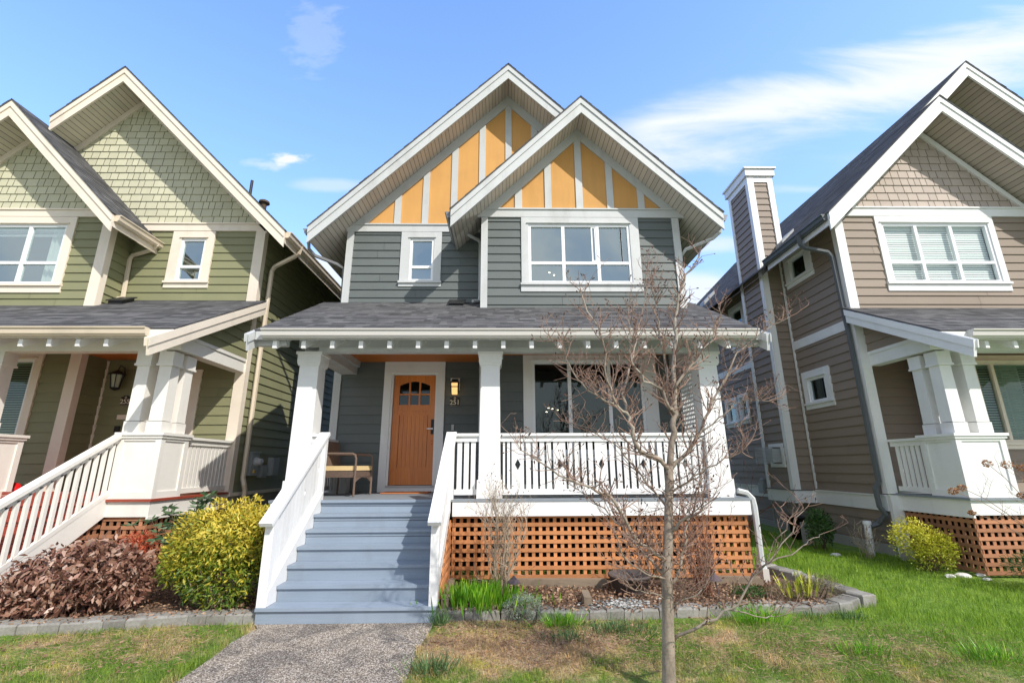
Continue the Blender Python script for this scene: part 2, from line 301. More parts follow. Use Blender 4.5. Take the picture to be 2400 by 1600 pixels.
def mat_mulch():
    m, t, N, L, b = newmat('mulch'); n = noise_n(N, L, 28, (1, 1, 1), 7, .5)
    L.new(ramp(N, L, n, [(.3, (.04, .025, .018)), (.5, (.13, .08, .05)), (.72, (.30, .20, .13))]), b.inputs['Base Color']); b.inputs['Roughness'].default_value = .95
    bp = N.new('ShaderNodeBump'); bp.inputs['Strength'].default_value = 1; bp.inputs['Distance'].default_value = .03; L.new(n, bp.inputs['Height']); L.new(bp.outputs[0], b.inputs['Normal']); MAT['mulch'] = m
    # exposed aggregate
    m, t, N, L, b = newmat('aggregate'); M_ = lambda *a, **k: nmath(N, L, *a, **k)
    tcx = N.new('ShaderNodeTexCoord'); vo = N.new('ShaderNodeTexVoronoi'); vo.inputs['Scale'].default_value = 95; L.new(tcx.outputs['Object'], vo.inputs['Vector'])
    sx = N.new('ShaderNodeSeparateXYZ'); L.new(vo.outputs['Color'], sx.inputs[0])
    c = ramp(N, L, sx.outputs[0], [(0, (.16, .135, .105)), (.35, (.37, .31, .245)), (.7, (.56, .48, .385)), (.9, (.78, .70, .58)), (1, (.9, .84, .74))])
    ed = ramp(N, L, vo.outputs['Distance'], [(.3, (1, 1, 1)), (.75, (.35, .33, .32))])
    mm = N.new('ShaderNodeMixRGB'); mm.blend_type = 'MULTIPLY'; mm.inputs[0].default_value = 1; L.new(c, mm.inputs[1]); L.new(ed, mm.inputs[2])
    n2 = noise_n(N, L, 2.2, (1, 1, 1), 6, .8); st = ramp(N, L, n2, [(.40, (.50, .50, .51)), (.55, (1, .98, .95))])
    m3 = N.new('ShaderNodeMixRGB'); m3.blend_type = 'MULTIPLY'; m3.inputs[0].default_value = .8; L.new(mm.outputs[0], m3.inputs[1]); L.new(st, m3.inputs[2])
    L.new(m3.outputs[0], b.inputs['Base Color']); b.inputs['Roughness'].default_value = .85
    bp = N.new('ShaderNodeBump'); bp.inputs['Strength'].default_value = .9; bp.inputs['Distance'].default_value = .006; bp.invert = True; L.new(vo.outputs['Distance'], bp.inputs['Height']); L.new(bp.outputs[0], b.inputs['Normal']); MAT['aggregate'] = m
mat_mulch()

# ---------------------------------------------------------------- mesh helpers
class Fr:
    """wall frame: u along the wall, z up, d outward"""
    def __init__(s, o, U, Nn): s.o = Vector(o); s.U = Vector(U); s.N = Vector(Nn)
    def p(s, u, z, d=0.): return s.o + s.U*u + s.N*d + Vector((0, 0, z))
def front(y): return Fr((0, y, 0), (1, 0, 0), (0, -1, 0))
def right(x): return Fr((x, 0, 0), (0, 1, 0), (1, 0, 0))
def left(x): return Fr((x, 0, 0), (0, 1, 0), (-1, 0, 0))
class MB:
    def __init__(s): s.v = []; s.f = []; s.uv = []
    def face(s, pts, uv=None):
        i = len(s.v); s.v += [tuple(p) for p in pts]; s.f.append(tuple(range(i, i+len(pts))))
        if uv is None: r = rnd.random(); uv = [(r, 0)]*len(pts)
        s.uv.append(uv)
    def hexa(s, p):  # 8 corners: 0-3 bottom loop, 4-7 top loop
        r = rnd.random(); uv = [(r, 0)]*4
        for q in ((3, 2, 1, 0), (4, 5, 6, 7), (0, 1, 5, 4), (1, 2, 6, 5), (2, 3, 7, 6), (3, 0, 4, 7)): s.face([p[k] for k in q], uv)
    def box(s, x0, x1, y0, y1, z0, z1):
        s.hexa([Vector(q) for q in ((x0, y0, z0), (x1, y0, z0), (x1, y1, z0), (x0, y1, z0), (x0, y0, z1), (x1, y0, z1), (x1, y1, z1), (x0, y1, z1))]); return s
    def fbox(s, fr, u0, u1, z0, z1, d0, d1):
        s.hexa([fr.p(u, z, d) for z in (z0, z1) for u, d in ((u0, d1), (u1, d1), (u1, d0), (u0, d0))]); return s
    def taper(s, cx, cy, hb, ht, z0, z1):
        s.hexa([Vector((cx+a*h, cy+b*h, z)) for z, h in ((z0, hb), (z1, ht)) for a, b in ((-1, -1), (1, -1), (1, 1), (-1, 1))]); return s
    def prism(s, fr, poly, d0, d1):  # poly in (u,z)
        r = rnd.random(); n = len(poly)
        A = [fr.p(u, z, d1) for u, z in poly]; B = [fr.p(u, z, d0) for u, z in poly]
        s.face(A, [(r, 0)]*n); s.face(B[::-1], [(r, 0)]*n)
        for i in range(n): j = (i+1) % n; s.face([A[i], B[i], B[j], A[j]], [(r, 0)]*4)
        return s
    def bar(s, a, b, w, h, up=(0, 0, 1)):  # box beam a->b
        a = Vector(a); b = Vector(b); t = (b-a).normalized(); sd = t.cross(Vector(up)).normalized(); uu = sd.cross(t)
        q = lambda c: [c-sd*w/2-uu*h/2, c+sd*w/2-uu*h/2, c+sd*w/2+uu*h/2, c-sd*w/2+uu*h/2]
        A = q(a); B = q(b); s.hexa([A[0], A[1], B[1], B[0], A[3], A[2], B[2], B[3]]); return s
    def tube(s, pts, rad, n=8, cap=True, r=None):
        P = [Vector(p) for p in pts]; rad = rad if hasattr(rad, '__len__') else [rad]*len(P); rings = []; i0 = len(s.v)
        uu = None
        for i, p in enumerate(P):
            t = ((P[min(i+1, len(P)-1)]-P[max(i-1, 0)])).normalized()
            if uu is None: uu = t.cross(Vector((.13, .97, .21))).normalized()
            else:
                uu = uu - t*uu.dot(t); uu = uu.normalized() if uu.length > 1e-5 else t.cross(Vector((.3, .9, .1))).normalized()
            vv = t.cross(uu)
            for k in range(n): a = 2*math.pi*k/n; s.v.append(tuple(p+(uu*math.cos(a)+vv*math.sin(a))*rad[i]))
        r = rnd.random() if r is None else r
        for i in range(len(P)-1):
            for k in range(n):
                a = i0+i*n+k; b = i0+i*n+(k+1) % n; s.f.append((a, b, b+n, a+n)); s.uv.append([(r, 0)]*4)
        if cap:
            s.f.append(tuple(i0+k for k in range(n))[::-1]); s.uv.append([(r, 0)]*n); e = i0+(len(P)-1)*n
            s.f.append(tuple(e+k for k in range(n))); s.uv.append([(r, 0)]*n)
        return s
    def lathe(s, c, prof, n=20, axis=(0, 0, 1)):
        c = Vector(c); ax = Vector(axis).normalized(); u = ax.orthogonal().normalized(); v = ax.cross(u); i0 = len(s.v)
        for r_, h in prof:
            for k in range(n): a = 2*math.pi*k/n; s.v.append(tuple(c+ax*h+(u*math.cos(a)+v*math.sin(a))*r_))
        r = rnd.random()
        for i in range(len(prof)-1):
            for k in range(n): a = i0+i*n+k; b = i0+i*n+(k+1) % n; s.f.append((a, b, b+n, a+n)); s.uv.append([(r, 0)]*4)
        return s
    def build(s, name, mat, parent=None, smooth=False):
        me = bpy.data.meshes.new(name); me.from_pydata(s.v, [], s.f); ul = me.uv_layers.new(name='UVMap')
        ul.data.foreach_set('uv', np.array([c for f in s.uv for q in f for c in q], dtype=np.float32))
        me.materials.append(MAT[mat])
        if smooth: me.polygons.foreach_set('use_smooth', [True]*len(me.polygons))
        o = bpy.data.objects.new(name, me); C.objects.link(o)
        if parent: o.parent = parent; o.matrix_parent_inverse = Matrix.Translation(-parent_loc(parent))
        return o
def parent_loc(p):
    v = Vector((0, 0, 0))
    while p is not None: v += p.location; p = p.parent if p.parent and False else None
    return v
def tag(o, label=None, cat=None, group=None, kind=None):
    if label: o['label'] = label
    if cat: o['category'] = cat
    if group: o['group'] = group
    if kind: o['kind'] = kind
    return o
def thing(name, label, cat, loc=(0, 0, 0), group=None):
    o = bpy.data.objects.new(name, None); C.objects.link(o); o.location = loc; o.empty_display_size = .3
    return tag(o, label, cat, group)
def arrays(name, V, F, UV, mat, parent=None):
    """numpy verts, equal-size faces, one random value per face"""
    me = bpy.data.meshes.new(name); nf, k = F.shape
    me.vertices.add(len(V)); me.vertices.foreach_set('co', V.astype(np.float32).ravel())
    me.loops.add(nf*k); me.loops.foreach_set('vertex_index', F.astype(np.int32).ravel())
    me.polygons.add(nf); me.polygons.foreach_set('loop_start', np.arange(0, nf*k, k, dtype=np.int32)); me.polygons.foreach_set('loop_total', np.full(nf, k, np.int32))
    me.update(calc_edges=True); ul = me.uv_layers.new(name='UVMap')
    uv = np.zeros((nf, k, 2), np.float32); uv[:, :, 0] = UV[:, None]; ul.data.foreach_set('uv', uv.ravel())
    me.materials.append(MAT[mat]); o = bpy.data.objects.new(name, me); C.objects.link(o)
    if parent: o.parent = parent; o.matrix_parent_inverse = Matrix.Translation(-parent_loc(parent))
    return o

def clip(poly, planes):
    for a, b, c in planes:
        out = []
        for i in range(len(poly)):
            p, q = poly[i], poly[(i+1) % len(poly)]; fp = a*p[0]+b*p[1]-c; fq = a*q[0]+b*q[1]-c
            if fp <= 0: out.append(p)
            if (fp < 0 < fq) or (fq < 0 < fp): t = fp/(fp-fq); out.append((p[0]+(q[0]-p[0])*t, p[1]+(q[1]-p[1])*t))
        poly = out
        if len(poly) < 3: return []
    return poly
def siding(mb, fr, u0, u1, z0, z1, ex=.183, holes=(), planes=(), th=.021, zref=None, joints=True):
    zref = z0 if zref is None else zref
    k = math.floor((z0-zref)/ex); z = zref+k*ex
    while z < z1-1e-6:
        a, b = max(z, z0), min(z+ex, z1)
        br = sorted({a, b} | {h[j] for h in holes for j in (2, 3) if a < h[j] < b})
        r = rnd.random(); cuts = []
        if joints:
            x = u0+rnd.uniform(.6, 3.6)
            while x < u1-.4: cuts.append(x); x += 3.66
        dd = lambda q: .003+th*(1-(q-z)/ex)
        for za, zb in zip(br[:-1], br[1:]):
            iv = [(u0, u1)]; mid = (za+zb)/2
            for h in holes:
                if h[2] < mid < h[3]: iv = [w_ for s_, e_ in iv for w_ in ((s_, min(e_, h[0])), (max(s_, h[1]), e_)) if w_[1]-w_[0] > 1e-4]
            for s_, e_ in iv:
                pts = [s_]+[c_ for c_ in cuts if s_+.02 < c_ < e_-.02]+[e_]
                for i in range(len(pts)-1):
                    A = pts[i]+(.003 if i else 0); B = pts[i+1]-(.003 if i < len(pts)-2 else 0)
                    P = clip([(A, za), (B, za), (B, zb), (A, zb)], planes)
                    if P:
                        rr = (r+.37*i) % 1; mb.face([fr.p(u, q, dd(q)) for u, q in P], [(rr, 0)]*len(P))
                    if za == a:
                        P = clip([(A, za), (B, za), (B, za+.0015), (A, za+.0015)], planes)
                        if P:
                            us = [p[0] for p in P]; mb.face([fr.p(min(us), za, 0), fr.p(max(us), za, 0), fr.p(max(us), za, dd(za)), fr.p(min(us), za, dd(za))], [(0, 0)]*4)
        z += ex
    return mb
def backing(mb, fr, u0, u1, z0, z1, holes=(), planes=(), d=-.004):
    us = sorted({u0, u1} | {h[j] for h in holes for j in (0, 1) if u0 < h[j] < u1}); zs = sorted({z0, z1} | {h[j] for h in holes for j in (2, 3) if z0 < h[j] < z1})
    for a, b in zip(us[:-1], us[1:]):
        for c_, e in zip(zs[:-1], zs[1:]):
            if any(h[0] < (a+b)/2 < h[1] and h[2] < (c_+e)/2 < h[3] for h in holes): continue
            P = clip([(a, c_), (b, c_), (b, e), (a, e)], planes)
            if P: mb.face([fr.p(u, z, d) for u, z in P])
def shingles(mb, fr, u0, u1, z0, z1, ex=.182, planes=()):
    z = z0
    while z < z1:
        u = u0-rnd.uniform(0, .2)
        while u < u1:
            wd = rnd.choice((.13, .17, .21, .25)); g = .006; dz = 0
            P = clip([(max(u, u0)+g, z-dz), (min(u+wd, u1)-g, z-dz), (min(u+wd, u1)-g, z+ex), (max(u, u0)+g, z+ex)], planes) if min(u+wd, u1)-max(u, u0) > .02 else []
            if P:
                r = rnd.random(); ext = rnd.uniform(0, .003)
                mb.face([fr.p(a, q, .004+(.017+ext)*(1-(q-z)/ex)) for a, q in P], [(r, 0)]*len(P))
                lo = [p for p in P if p[1] < z+1e-4]
                if len(lo) >= 2:
                    a, b = min(p[0] for p in lo), max(p[0] for p in lo); mb.face([fr.p(a, z, 0), fr.p(b, z, 0), fr.p(b, z, .021), fr.p(a, z, .021)], [(0, 0)]*4)
            u += wd
        z += ex
def roof_slope(mb, A, B, up, length, th=.006, ex=.14, jag=.012):
    """A,B eave corners; up unit vector up the slope"""
    A = Vector(A); B = Vector(B); up = Vector(up).normalized(); ax = (B-A).normalized(); W = (B-A).length; nrm = ax.cross(up)
    if nrm.z < 0: nrm = -nrm
    s = 0.; k = 0
    while s < length-1e-4:
        e = min(s+ex, length); j0 = rnd.uniform(0, jag); j1 = rnd.uniform(0, jag)
        p = [A+ax*(-j0)+up*s+nrm*th, A+ax*(W+j1)+up*s+nrm*th, A+ax*(W+j1)+up*e, A+ax*(-j0)+up*e]
        v0 = k*.14+.001; v1 = v0+(e-s)*.998; mb.face(p, [(0, v0), (W, v0), (W, v1), (0, v1)])
        mb.face([A+ax*(-j0)+up*s-nrm*.002, A+ax*(W+j1)+up*s-nrm*.002, p[1], p[0]], [(0, v0)]*4)
        s = e; k += 1
    a0 = [A-nrm*.02, B-nrm*.02, B+up*length-nrm*.02, A+up*length-nrm*.02]; mb.face(a0[::-1], [(0, .02)]*4)
    for q0, q1 in ((A, A+up*length), (B, B+up*length), (A, B)): mb.face([q0-nrm*.02, q1-nrm*.02, q1+nrm*.003, q0+nrm*.003], [(0, .02)]*4)

def window(parent, fr, u0, u1, z0, z1, cas=(.15, .15, .15), sill=.14, mull=(), rails=(), casing='trim_gray', sash='vinyl', glass='glass_up', room=True, blind=None, curtain=None, sw=.05, proud=.045, depth=1.3, mw=.065, label=None, sillout=.02, sub=()):
    """casing is the window part; frame, sill, panes, blind are its sub-parts. u0..z1 = outer edge of the frame"""
    mb = MB(); l, r_, t = cas
    mb.fbox(fr, u0-l, u0, z0-.02, z1+t, .0, proud); mb.fbox(fr, u1, u1+r_, z0-.02, z1+t, .0, proud); mb.fbox(fr, u0, u1, z1, z1+t, .0, proud)
    if t > .05: mb.fbox(fr, u0-.04, u1+.04, z1+.012, z1+.03, proud, proud+.025)
    W = mb.build('window', casing, parent)
    if label: W['label'] = label
    if sill:
        s = MB(); s.fbox(fr, u0-l-sillout, u1+r_+sillout, z0-.045, z0-.001, .0, proud+.03); s.fbox(fr, u0-l-sillout*.6, u1+r_+sillout*.6, z0-sill-.02, z0-.046, .0, proud-.008); s.build('sill', casing, W)
    f = MB(); d0, d1 = -.05, .022
    f.fbox(fr, u0, u0+sw, z0, z1, d0, d1); f.fbox(fr, u1-sw, u1, z0, z1, d0, d1); f.fbox(fr, u0+sw, u1-sw, z0, z0+sw, d0, d1); f.fbox(fr, u0+sw, u1-sw, z1-sw, z1, d0, d1)
    us = [u0+sw]+list(mull)+[u1-sw]; zs = [z0+sw]+list(rails)+[z1-sw]
    for u in mull: f.fbox(fr, u-mw/2, u+mw/2, z0+sw, z1-sw, d0+.004, d1-.003)
    for z in rails:
        for a, b in zip(us[:-1], us[1:]): f.fbox(fr, a+(mw/2 if a != us[0] else 0), b-(mw/2 if b != us[-1] else 0), z-mw*.45, z+mw*.45, d0+.006, d1-.006)
    for (a, b, c_, e) in sub:  # small sash frames inside a light
        k = .028
        f.fbox(fr, a, a+k, c_, e, -.03, .008); f.fbox(fr, b-k, b, c_, e, -.03, .008); f.fbox(fr, a+k, b-k, c_, c_+k, -.03, .008); f.fbox(fr, a+k, b-k, e-k, e, -.03, .008)
    f.build('window_frame', sash, W)
    for i in range(len(us)-1):
        for j in range(len(zs)-1):
            g = MB(); g.face([fr.p(us[i], zs[j], -.02), fr.p(us[i+1], zs[j], -.02), fr.p(us[i+1], zs[j+1], -.02), fr.p(us[i], zs[j+1], -.02)]); g.build('pane', glass, W)
    if room:
        q = MB(); e = .5; D = depth
        A = [fr.p(u0-e, z0-e, -.06), fr.p(u1+e, z0-e, -.06), fr.p(u1+e, z1+e, -.06), fr.p(u0-e, z1+e, -.06)]; B = [fr.p(u0-e, z0-e, -D), fr.p(u1+e, z0-e, -D), fr.p(u1+e, z1+e, -D), fr.p(u0-e, z1+e, -D)]
        q.face(B)
        for i in range(4): j = (i+1) % 4; q.face([A[i], B[i], B[j], A[j]])
        q.build('room', 'interior', W)
    if blind:
        bm, zlo, slat, tilt = blind; b = MB(); z = z1-.07; b.fbox(fr, u0+.03, u1-.03, z1-.075, z1-.04, -.11, -.07)
        while z > zlo:
            b.face([fr.p(u0+.03, z, -.082), fr.p(u1-.03, z, -.082), fr.p(u1-.03, z+tilt, -.094), fr.p(u0+.03, z+tilt, -.094)]); z -= slat
        b.build('blind', bm, W)
    if curtain:
        for (a, b_) in curtain:
            c = MB(); n = int((b_-a)/.03); P = [(a+(b_-a)*i/n, -.16+.025*math.sin(i*1.9)+.01*math.sin(i*.7)) for i in range(n+1)]
            for i in range(n): c.face([fr.p(P[i][0], z0+.0, P[i][1]), fr.p(P[i+1][0], z0+.0, P[i+1][1]), fr.p(P[i+1][0], z1-.05, P[i+1][1]), fr.p(P[i][0], z1-.05, P[i][1])], [(.5, 0)]*4)
            c.build('curtain', 'curtain', W, True)
    return W
def text_obj(name, s, size, fr, u, z, d, mat, parent, ext=.004):
    cu = bpy.data.curves.new(name, 'FONT'); cu.body = s; cu.size = size; cu.extrude = ext; cu.align_x = 'CENTER'; cu.align_y = 'CENTER'; cu.offset = .0015
    t = bpy.data.objects.new(name+'_c', cu); C.objects.link(t); bpy.context.view_layer.update()
    me = bpy.data.meshes.new_from_object(t.evaluated_get(bpy.context.evaluated_depsgraph_get())); bpy.data.objects.remove(t)
    Rm = Matrix((fr.U, Vector((0, 0, 1)), fr.N)).transposed().to_4x4(); Rm.translation = fr.p(u, z, d); me.transform(Rm)
    me.materials.clear(); me.materials.append(MAT[mat]); o = bpy.data.objects.new(name, me); C.objects.link(o); o.parent = parent; return o
def downspout(parent, pts, mat, w_=.055, name='downspout'):
    MB().tube(pts, w_/1.45, 6).build(name, mat, parent, False)
def gutter(parent, y0, y1, x, z, mat, side=1, axis='Y'):
    """K-style gutter profile; side = direction away from the house"""
    pr = [(0, 0), (0, -.13), (.065, -.13), (.075, -.112), (.09, -.10), (.10, -.03), (.122, -.018), (.122, 0), (.112, 0), (.112, -.012), (.09, -.025)]
    mb = MB()
    P = (lambda t, a, b: Vector((x+side*a, t, z+b))) if axis == 'Y' else (lambda t, a, b: Vector((t, x+side*a, z+b)))
    for i in range(len(pr)-1):
        a, b = pr[i], pr[i+1]; mb.face([P(y0, *a), P(y1, *a), P(y1, *b), P(y0, *b)], [(.5, 0)]*4)
    for t in (y0, y1): mb.face([P(t, *q) for q in pr[:8]], [(.5, 0)]*8)
    mb.face([P(y0, .004, -.03), P(y1, .004, -.03), P(y1, .10, -.03), P(y0, .10, -.03)], [(.2, 0)]*4)
    return mb.build('gutter', mat, parent)

def gable(parent, xa, za, hl, hr, yb, yw, yback, trim, soff, cutL=None, cutR=None, gut=None, backL=None, backR=None, sl=1.0, drop=.38, sd=.29, wl=None, wr=None):
    """front gable: ridge at xa, outer top za; hl/hr half widths to the barge ends; yb front of the barge; yw wall; yback end of the roof"""
    fr = front(yb)
    for sgn, hw, cut, back in ((-1, hl, cutL, backL), (1, hr, cutR, backR)):
        hw2 = min(hw, cut) if cut else hw; backy = back or yback
        top = lambda x, o=0.: za-sl*abs(x)-o
        P = lambda x, o: (xa+sgn*x, top(x, o))
        b = MB()
        b.prism(fr, [P(0, .035), P(hw2, .035), P(hw2, drop), P(0, drop)], -.038, 0)
        b.prism(fr, [P(0, .030), P(hw2, .030), P(hw2, .165), P(0, .165)], 0.0015, .022)
        b.build('barge_board', trim, parent)
        # shingled slope
        rf = MB(); ul = math.hypot(1, sl); A = Vector((xa+sgn*(hw2+.02), yb-.035, top(hw2+.02))); B = Vector((xa+sgn*(hw2+.02), backy, top(hw2+.02)))
        roof_slope(rf, A, B, (-sgn, 0, sl), (hw2+.02)*ul)
        if cut and hw > cut and back and back < yback:
            A = Vector((xa+sgn*(hw+.02), back, top(hw+.02)-.004)); B = Vector((xa+sgn*(hw+.02), yback, top(hw+.02)-.004)); roof_slope(rf, A, B, (-sgn, 0, sl), (hw+.02)*ul)
        rf.build('roof', 'roof_shingle', parent)
        # boarded soffit under the overhang, and along the side eave
        s = MB(); q = lambda x, y: Vector((xa+sgn*x, y, top(x, sd)))
        L_ = hw2*ul
        s.face([q(0, yb+.038), q(hw2, yb+.038), q(hw2, yw+.03), q(0, yw+.03)], [(0, 0), (L_, 0), (L_, 1), (0, 1)])
        s.face([Vector((xa+sgn*x, yb+.036, top(x, o))) for x, o in ((0, .04), (hw2, .04), (hw2, drop-.02), (0, drop-.02))], [(.5*.105, 0)]*4)
        wx = (wr if sgn > 0 else wl)
        if wx is not None and not cut:
            xi = abs(wx-xa); s.face([q(xi-.1, yw+.03), q(hw, yw+.03), q(hw, yback), q(xi-.1, yback)], [((xi-.1)*ul, 0), (hw*ul, 0), (hw*ul, 1), ((xi-.1)*ul, 1)])
        s.build('soffit', soff, parent)
        if not cut:
            g = MB(); g.prism(right(xa+sgn*hw) if sgn > 0 else left(xa+sgn*hw), [(yb+.04, top(hw, .03)), (backy, top(hw, .03)), (backy, top(hw, .27)), (yb+.04, top(hw, .27))], -.03, -.004); g.build('fascia', trim, parent)
            if gut: gutter(parent, yb+.05, backy, xa+sgn*hw, top(hw, .03), gut, sgn)
def frieze(parent, fr, u0, u1, z0, z1, mat, cap=True):
    f = MB(); f.fbox(fr, u0, u1, z0, z1-.03, 0, .05)
    if cap: f.fbox(fr, u0-.01, u1+.01, z1-.03, z1, 0, .075)
    return f.build('frieze', mat, parent)

def lattice(parent, fr, u0, u1, z0, z1, mat, pu=.107, pz=.118, wu=.049, wz=.053, d=0., th=.012, name='lattice', planes=(), back=True):
    mb = MB(); z = z0+.01
    while z < z1-.02:
        P = clip([(u0, z), (u1, z), (u1, z+wz), (u0, z+wz)], planes)
        if P: mb.prism(fr, P, d+th+.001, d+2*th)
        z += pz
    u = u0
    while u < u1:
        P = clip([(u, z0), (min(u+wu, u1), z0), (min(u+wu, u1), z1), (u, z1)], planes)
        if P: mb.prism(fr, P, d, d+th)
        u += pu
    return mb.build(name, mat, parent)
exec_order = []
# ---------------------------------------------------------------- ground
def hgt(x, y):
    t = min(max((y-5.9)/2.6, 0), 1); t = t*t*(3-2*t); b = .13*t
    if y > 9: b += .012*min(y-9, 12)
    return b
def in_poly(x, y, P):
    c = False; j = len(P)-1
    for i in range(len(P)):
        if (P[i][1] > y) != (P[j][1] > y) and x < (P[j][0]-P[i][0])*(y-P[i][1])/(P[j][1]-P[i][1])+P[i][0]: c = not c
        j = i
    return c
curbL = [(-6.9, 5.50), (-5.3, 5.66), (-4.6, 5.74), (-4.1, 5.87), (-3.6, 5.96), (-2.86, 5.99)]
curbR = [(-.76, 5.97), (0, 6.0), (.7, 5.95), (1.29, 5.99), (1.9, 6.02), (2.6, 6.08), (3.1, 6.17), (3.64, 6.08), (4.15, 6.2), (4.62, 6.5)]
curbR2 = [(4.62, 6.5), (4.5, 6.9), (4.36, 7.35), (4.12, 7.95)]
bedL = curbL+[(-2.86, 7.5), (-5.3, 9.4), (-12, 9.4), (-12, 5.4)]
bedR = curbR+curbR2+[(3.7, 7.95), (3.7, 7.5), (-.76, 7.5)]
pathL = [(-2.81, 5.94), (-2.70, 5.8), (-2.74, 5.55), (-2.76, 5.4), (-2.72, 5.1), (-2.71, 4.7), (-2.71, 4.3), (-2.71, -3)]
pathR = [(-.79, 5.94), (-.81, 5.5), (-.84, 5.2), (-.82, 4.7), (-.815, 4.3), (-.8, -3)]
path_poly = pathL+pathR[::-1]
gxs = sorted(set(list(np.arange(-9, 10.01, .25))+[-400, -200, -100, -50, -30, -20, -14, 14, 20, 30, 50, 100, 200, 400])); gys = sorted(set(list(np.arange(3, 22.01, .25))+[-400, -200, -80, -30, -12, -5, -1, 1, 30, 60, 120, 300, 600]))
g = MB(); idx = {}
for j, y in enumerate(gys):
    for i, x in enumerate(gxs):
        idx[i, j] = len(g.v); nz = .02*noise.noise(Vector((x*1.3, y*1.3, 0))) if -9 <= x <= 9 and 3 <= y <= 20 and not (-3 < x < -.6) else 0
        g.v.append((float(x), float(y), hgt(x, y)+nz-(.012 if -3 < x < -.6 and y < 6 else 0)))
for j in range(len(gys)-1):
    for i in range(len(gxs)-1): g.f.append((idx[i, j], idx[i+1, j], idx[i+1, j+1], idx[i, j+1])); g.uv.append([(.5, 0)]*4)
tag(g.build('lawn', 'lawn_soil'), kind='structure')
p = MB()
for i in range(len(pathL)-1):
    a, b = pathL[i], pathL[i+1]
    f_ = lambda y: np.interp(-y, [-q[1] for q in pathR], [q[0] for q in pathR])
    p.face([(a[0], a[1], .010), (b[0], b[1], .010), (float(f_(b[1])), b[1], .010), (float(f_(a[1])), a[1], .010)], [(0, 0)]*4)
tag(p.build('path', 'aggregate'), kind='structure')
q = MB(); q.box(-60, 60, 1.2, 2.9, -.2, .012); tag(q.build('sidewalk', 'concrete'), kind='structure')
q = MB(); q.box(-200, 200, -9.5, -1.0, -.3, .006); tag(q.build('road', 'concrete'), kind='structure')
def bed(name, poly, z):
    import bmesh
    bm = bmesh.new(); x0, x1 = min(q[0] for q in poly), max(q[0] for q in poly); y0, y1 = min(q[1] for q in poly), max(q[1] for q in poly); st = .07
    if x0 < -8: x0 = -8
    nx, ny = int((x1-x0)/st)+1, int((y1-y0)/st)+1; mb = MB(); ok = {}
    for i in range(nx+1):
        for j in range(ny+1):
            x, y = x0+i*st, y0+j*st
            if in_poly(x, y, poly): ok[i, j] = len(mb.v); mb.v.append((x, y, max(z, hgt(x, y)+.025)+.03*noise.noise(Vector((x*3, y*3, 5)))+.015*noise.noise(Vector((x*11, y*11, 5)))))
    for (i, j) in ok:
        if all(k in ok for k in ((i+1, j), (i+1, j+1), (i, j+1))): mb.f.append((ok[i, j], ok[i+1, j], ok[i+1, j+1], ok[i, j+1])); mb.uv.append([(.5, 0)]*4)
    bm.free(); return tag(mb.build(name, 'mulch', None, True), kind='structure')
bed('garden_soil', bedL, .075); bed('garden_soil', bedR, .075)

# ================================================================ GRAY HOUSE (centre)
W1 = 9.4; W2 = 8.8
gh = thing('gray_house', 'grey clapboard house in the middle with orange gable panels, orange front door and blue-grey steps', 'house', (0, 9, 0))
F1, F2 = front(W1), front(W2)
hw_small = (-2.05, -1.53, 5.54, 6.54); hw_big = (.5, 2.6, 5.26, 6.57); hw_low = (.53, 2.65, 1.95, 3.655); hd = (-2.275, -1.345, 1.26, 3.55)
w = MB()
siding(w, F1, -3.40, -.44, 4.6, 6.72, holes=[hw_small], zref=5.172-.183)
siding(w, F1, -3.40, -.44, 1.245, 3.80, holes=[hd], zref=1.245)
siding(w, F2, -.44, 3.61, 4.6, 6.74, holes=[hw_big], zref=4.992-.183)
siding(w, F2, -.44, 3.61, 1.245, 3.80, holes=[hw_low], zref=1.245)
siding(w, left(-.44), 8.8, 9.4, 1.245, 6.72, zref=1.245); siding(w, left(-3.40), 9.4, 20, .3, 6.9, zref=1.245); siding(w, right(3.61), 8.8, 20, .3, 6.9, zref=1.245)
backing(w, F1, -3.40, -.44, .2, 6.9, holes=[hw_small, hd]); backing(w, F2, -.44, 3.61, .2, 6.9, holes=[hw_big, hw_low])
w.box(-3.39, 3.6, 19.9, 20, .2, 6.9)
wall = w.build('wall', 'siding_gray', gh)
for u0, u1, y, sf in ((-3.40, -3.29, W1, left(-3.40)), (-.44, -.34, W2, left(-.44)), (3.50, 3.61, W2, right(3.61))):
    w = MB(); w.fbox(front(y), u0-.0, u1, 3.9 if y == W2 and u0 < 0 else 1.245, 6.72, 0, .045); w.fbox(sf, y-.045, y+.1, 1.245, 6.72, .0, .034); w.build('corner_board', 'trim_gray', gh)
frieze(gh, F1, -3.46, -.50, 6.70, 6.885, 'trim_gray'); frieze(gh, F2, -.56, 3.78, 6.725, 6.925, 'trim_gray')
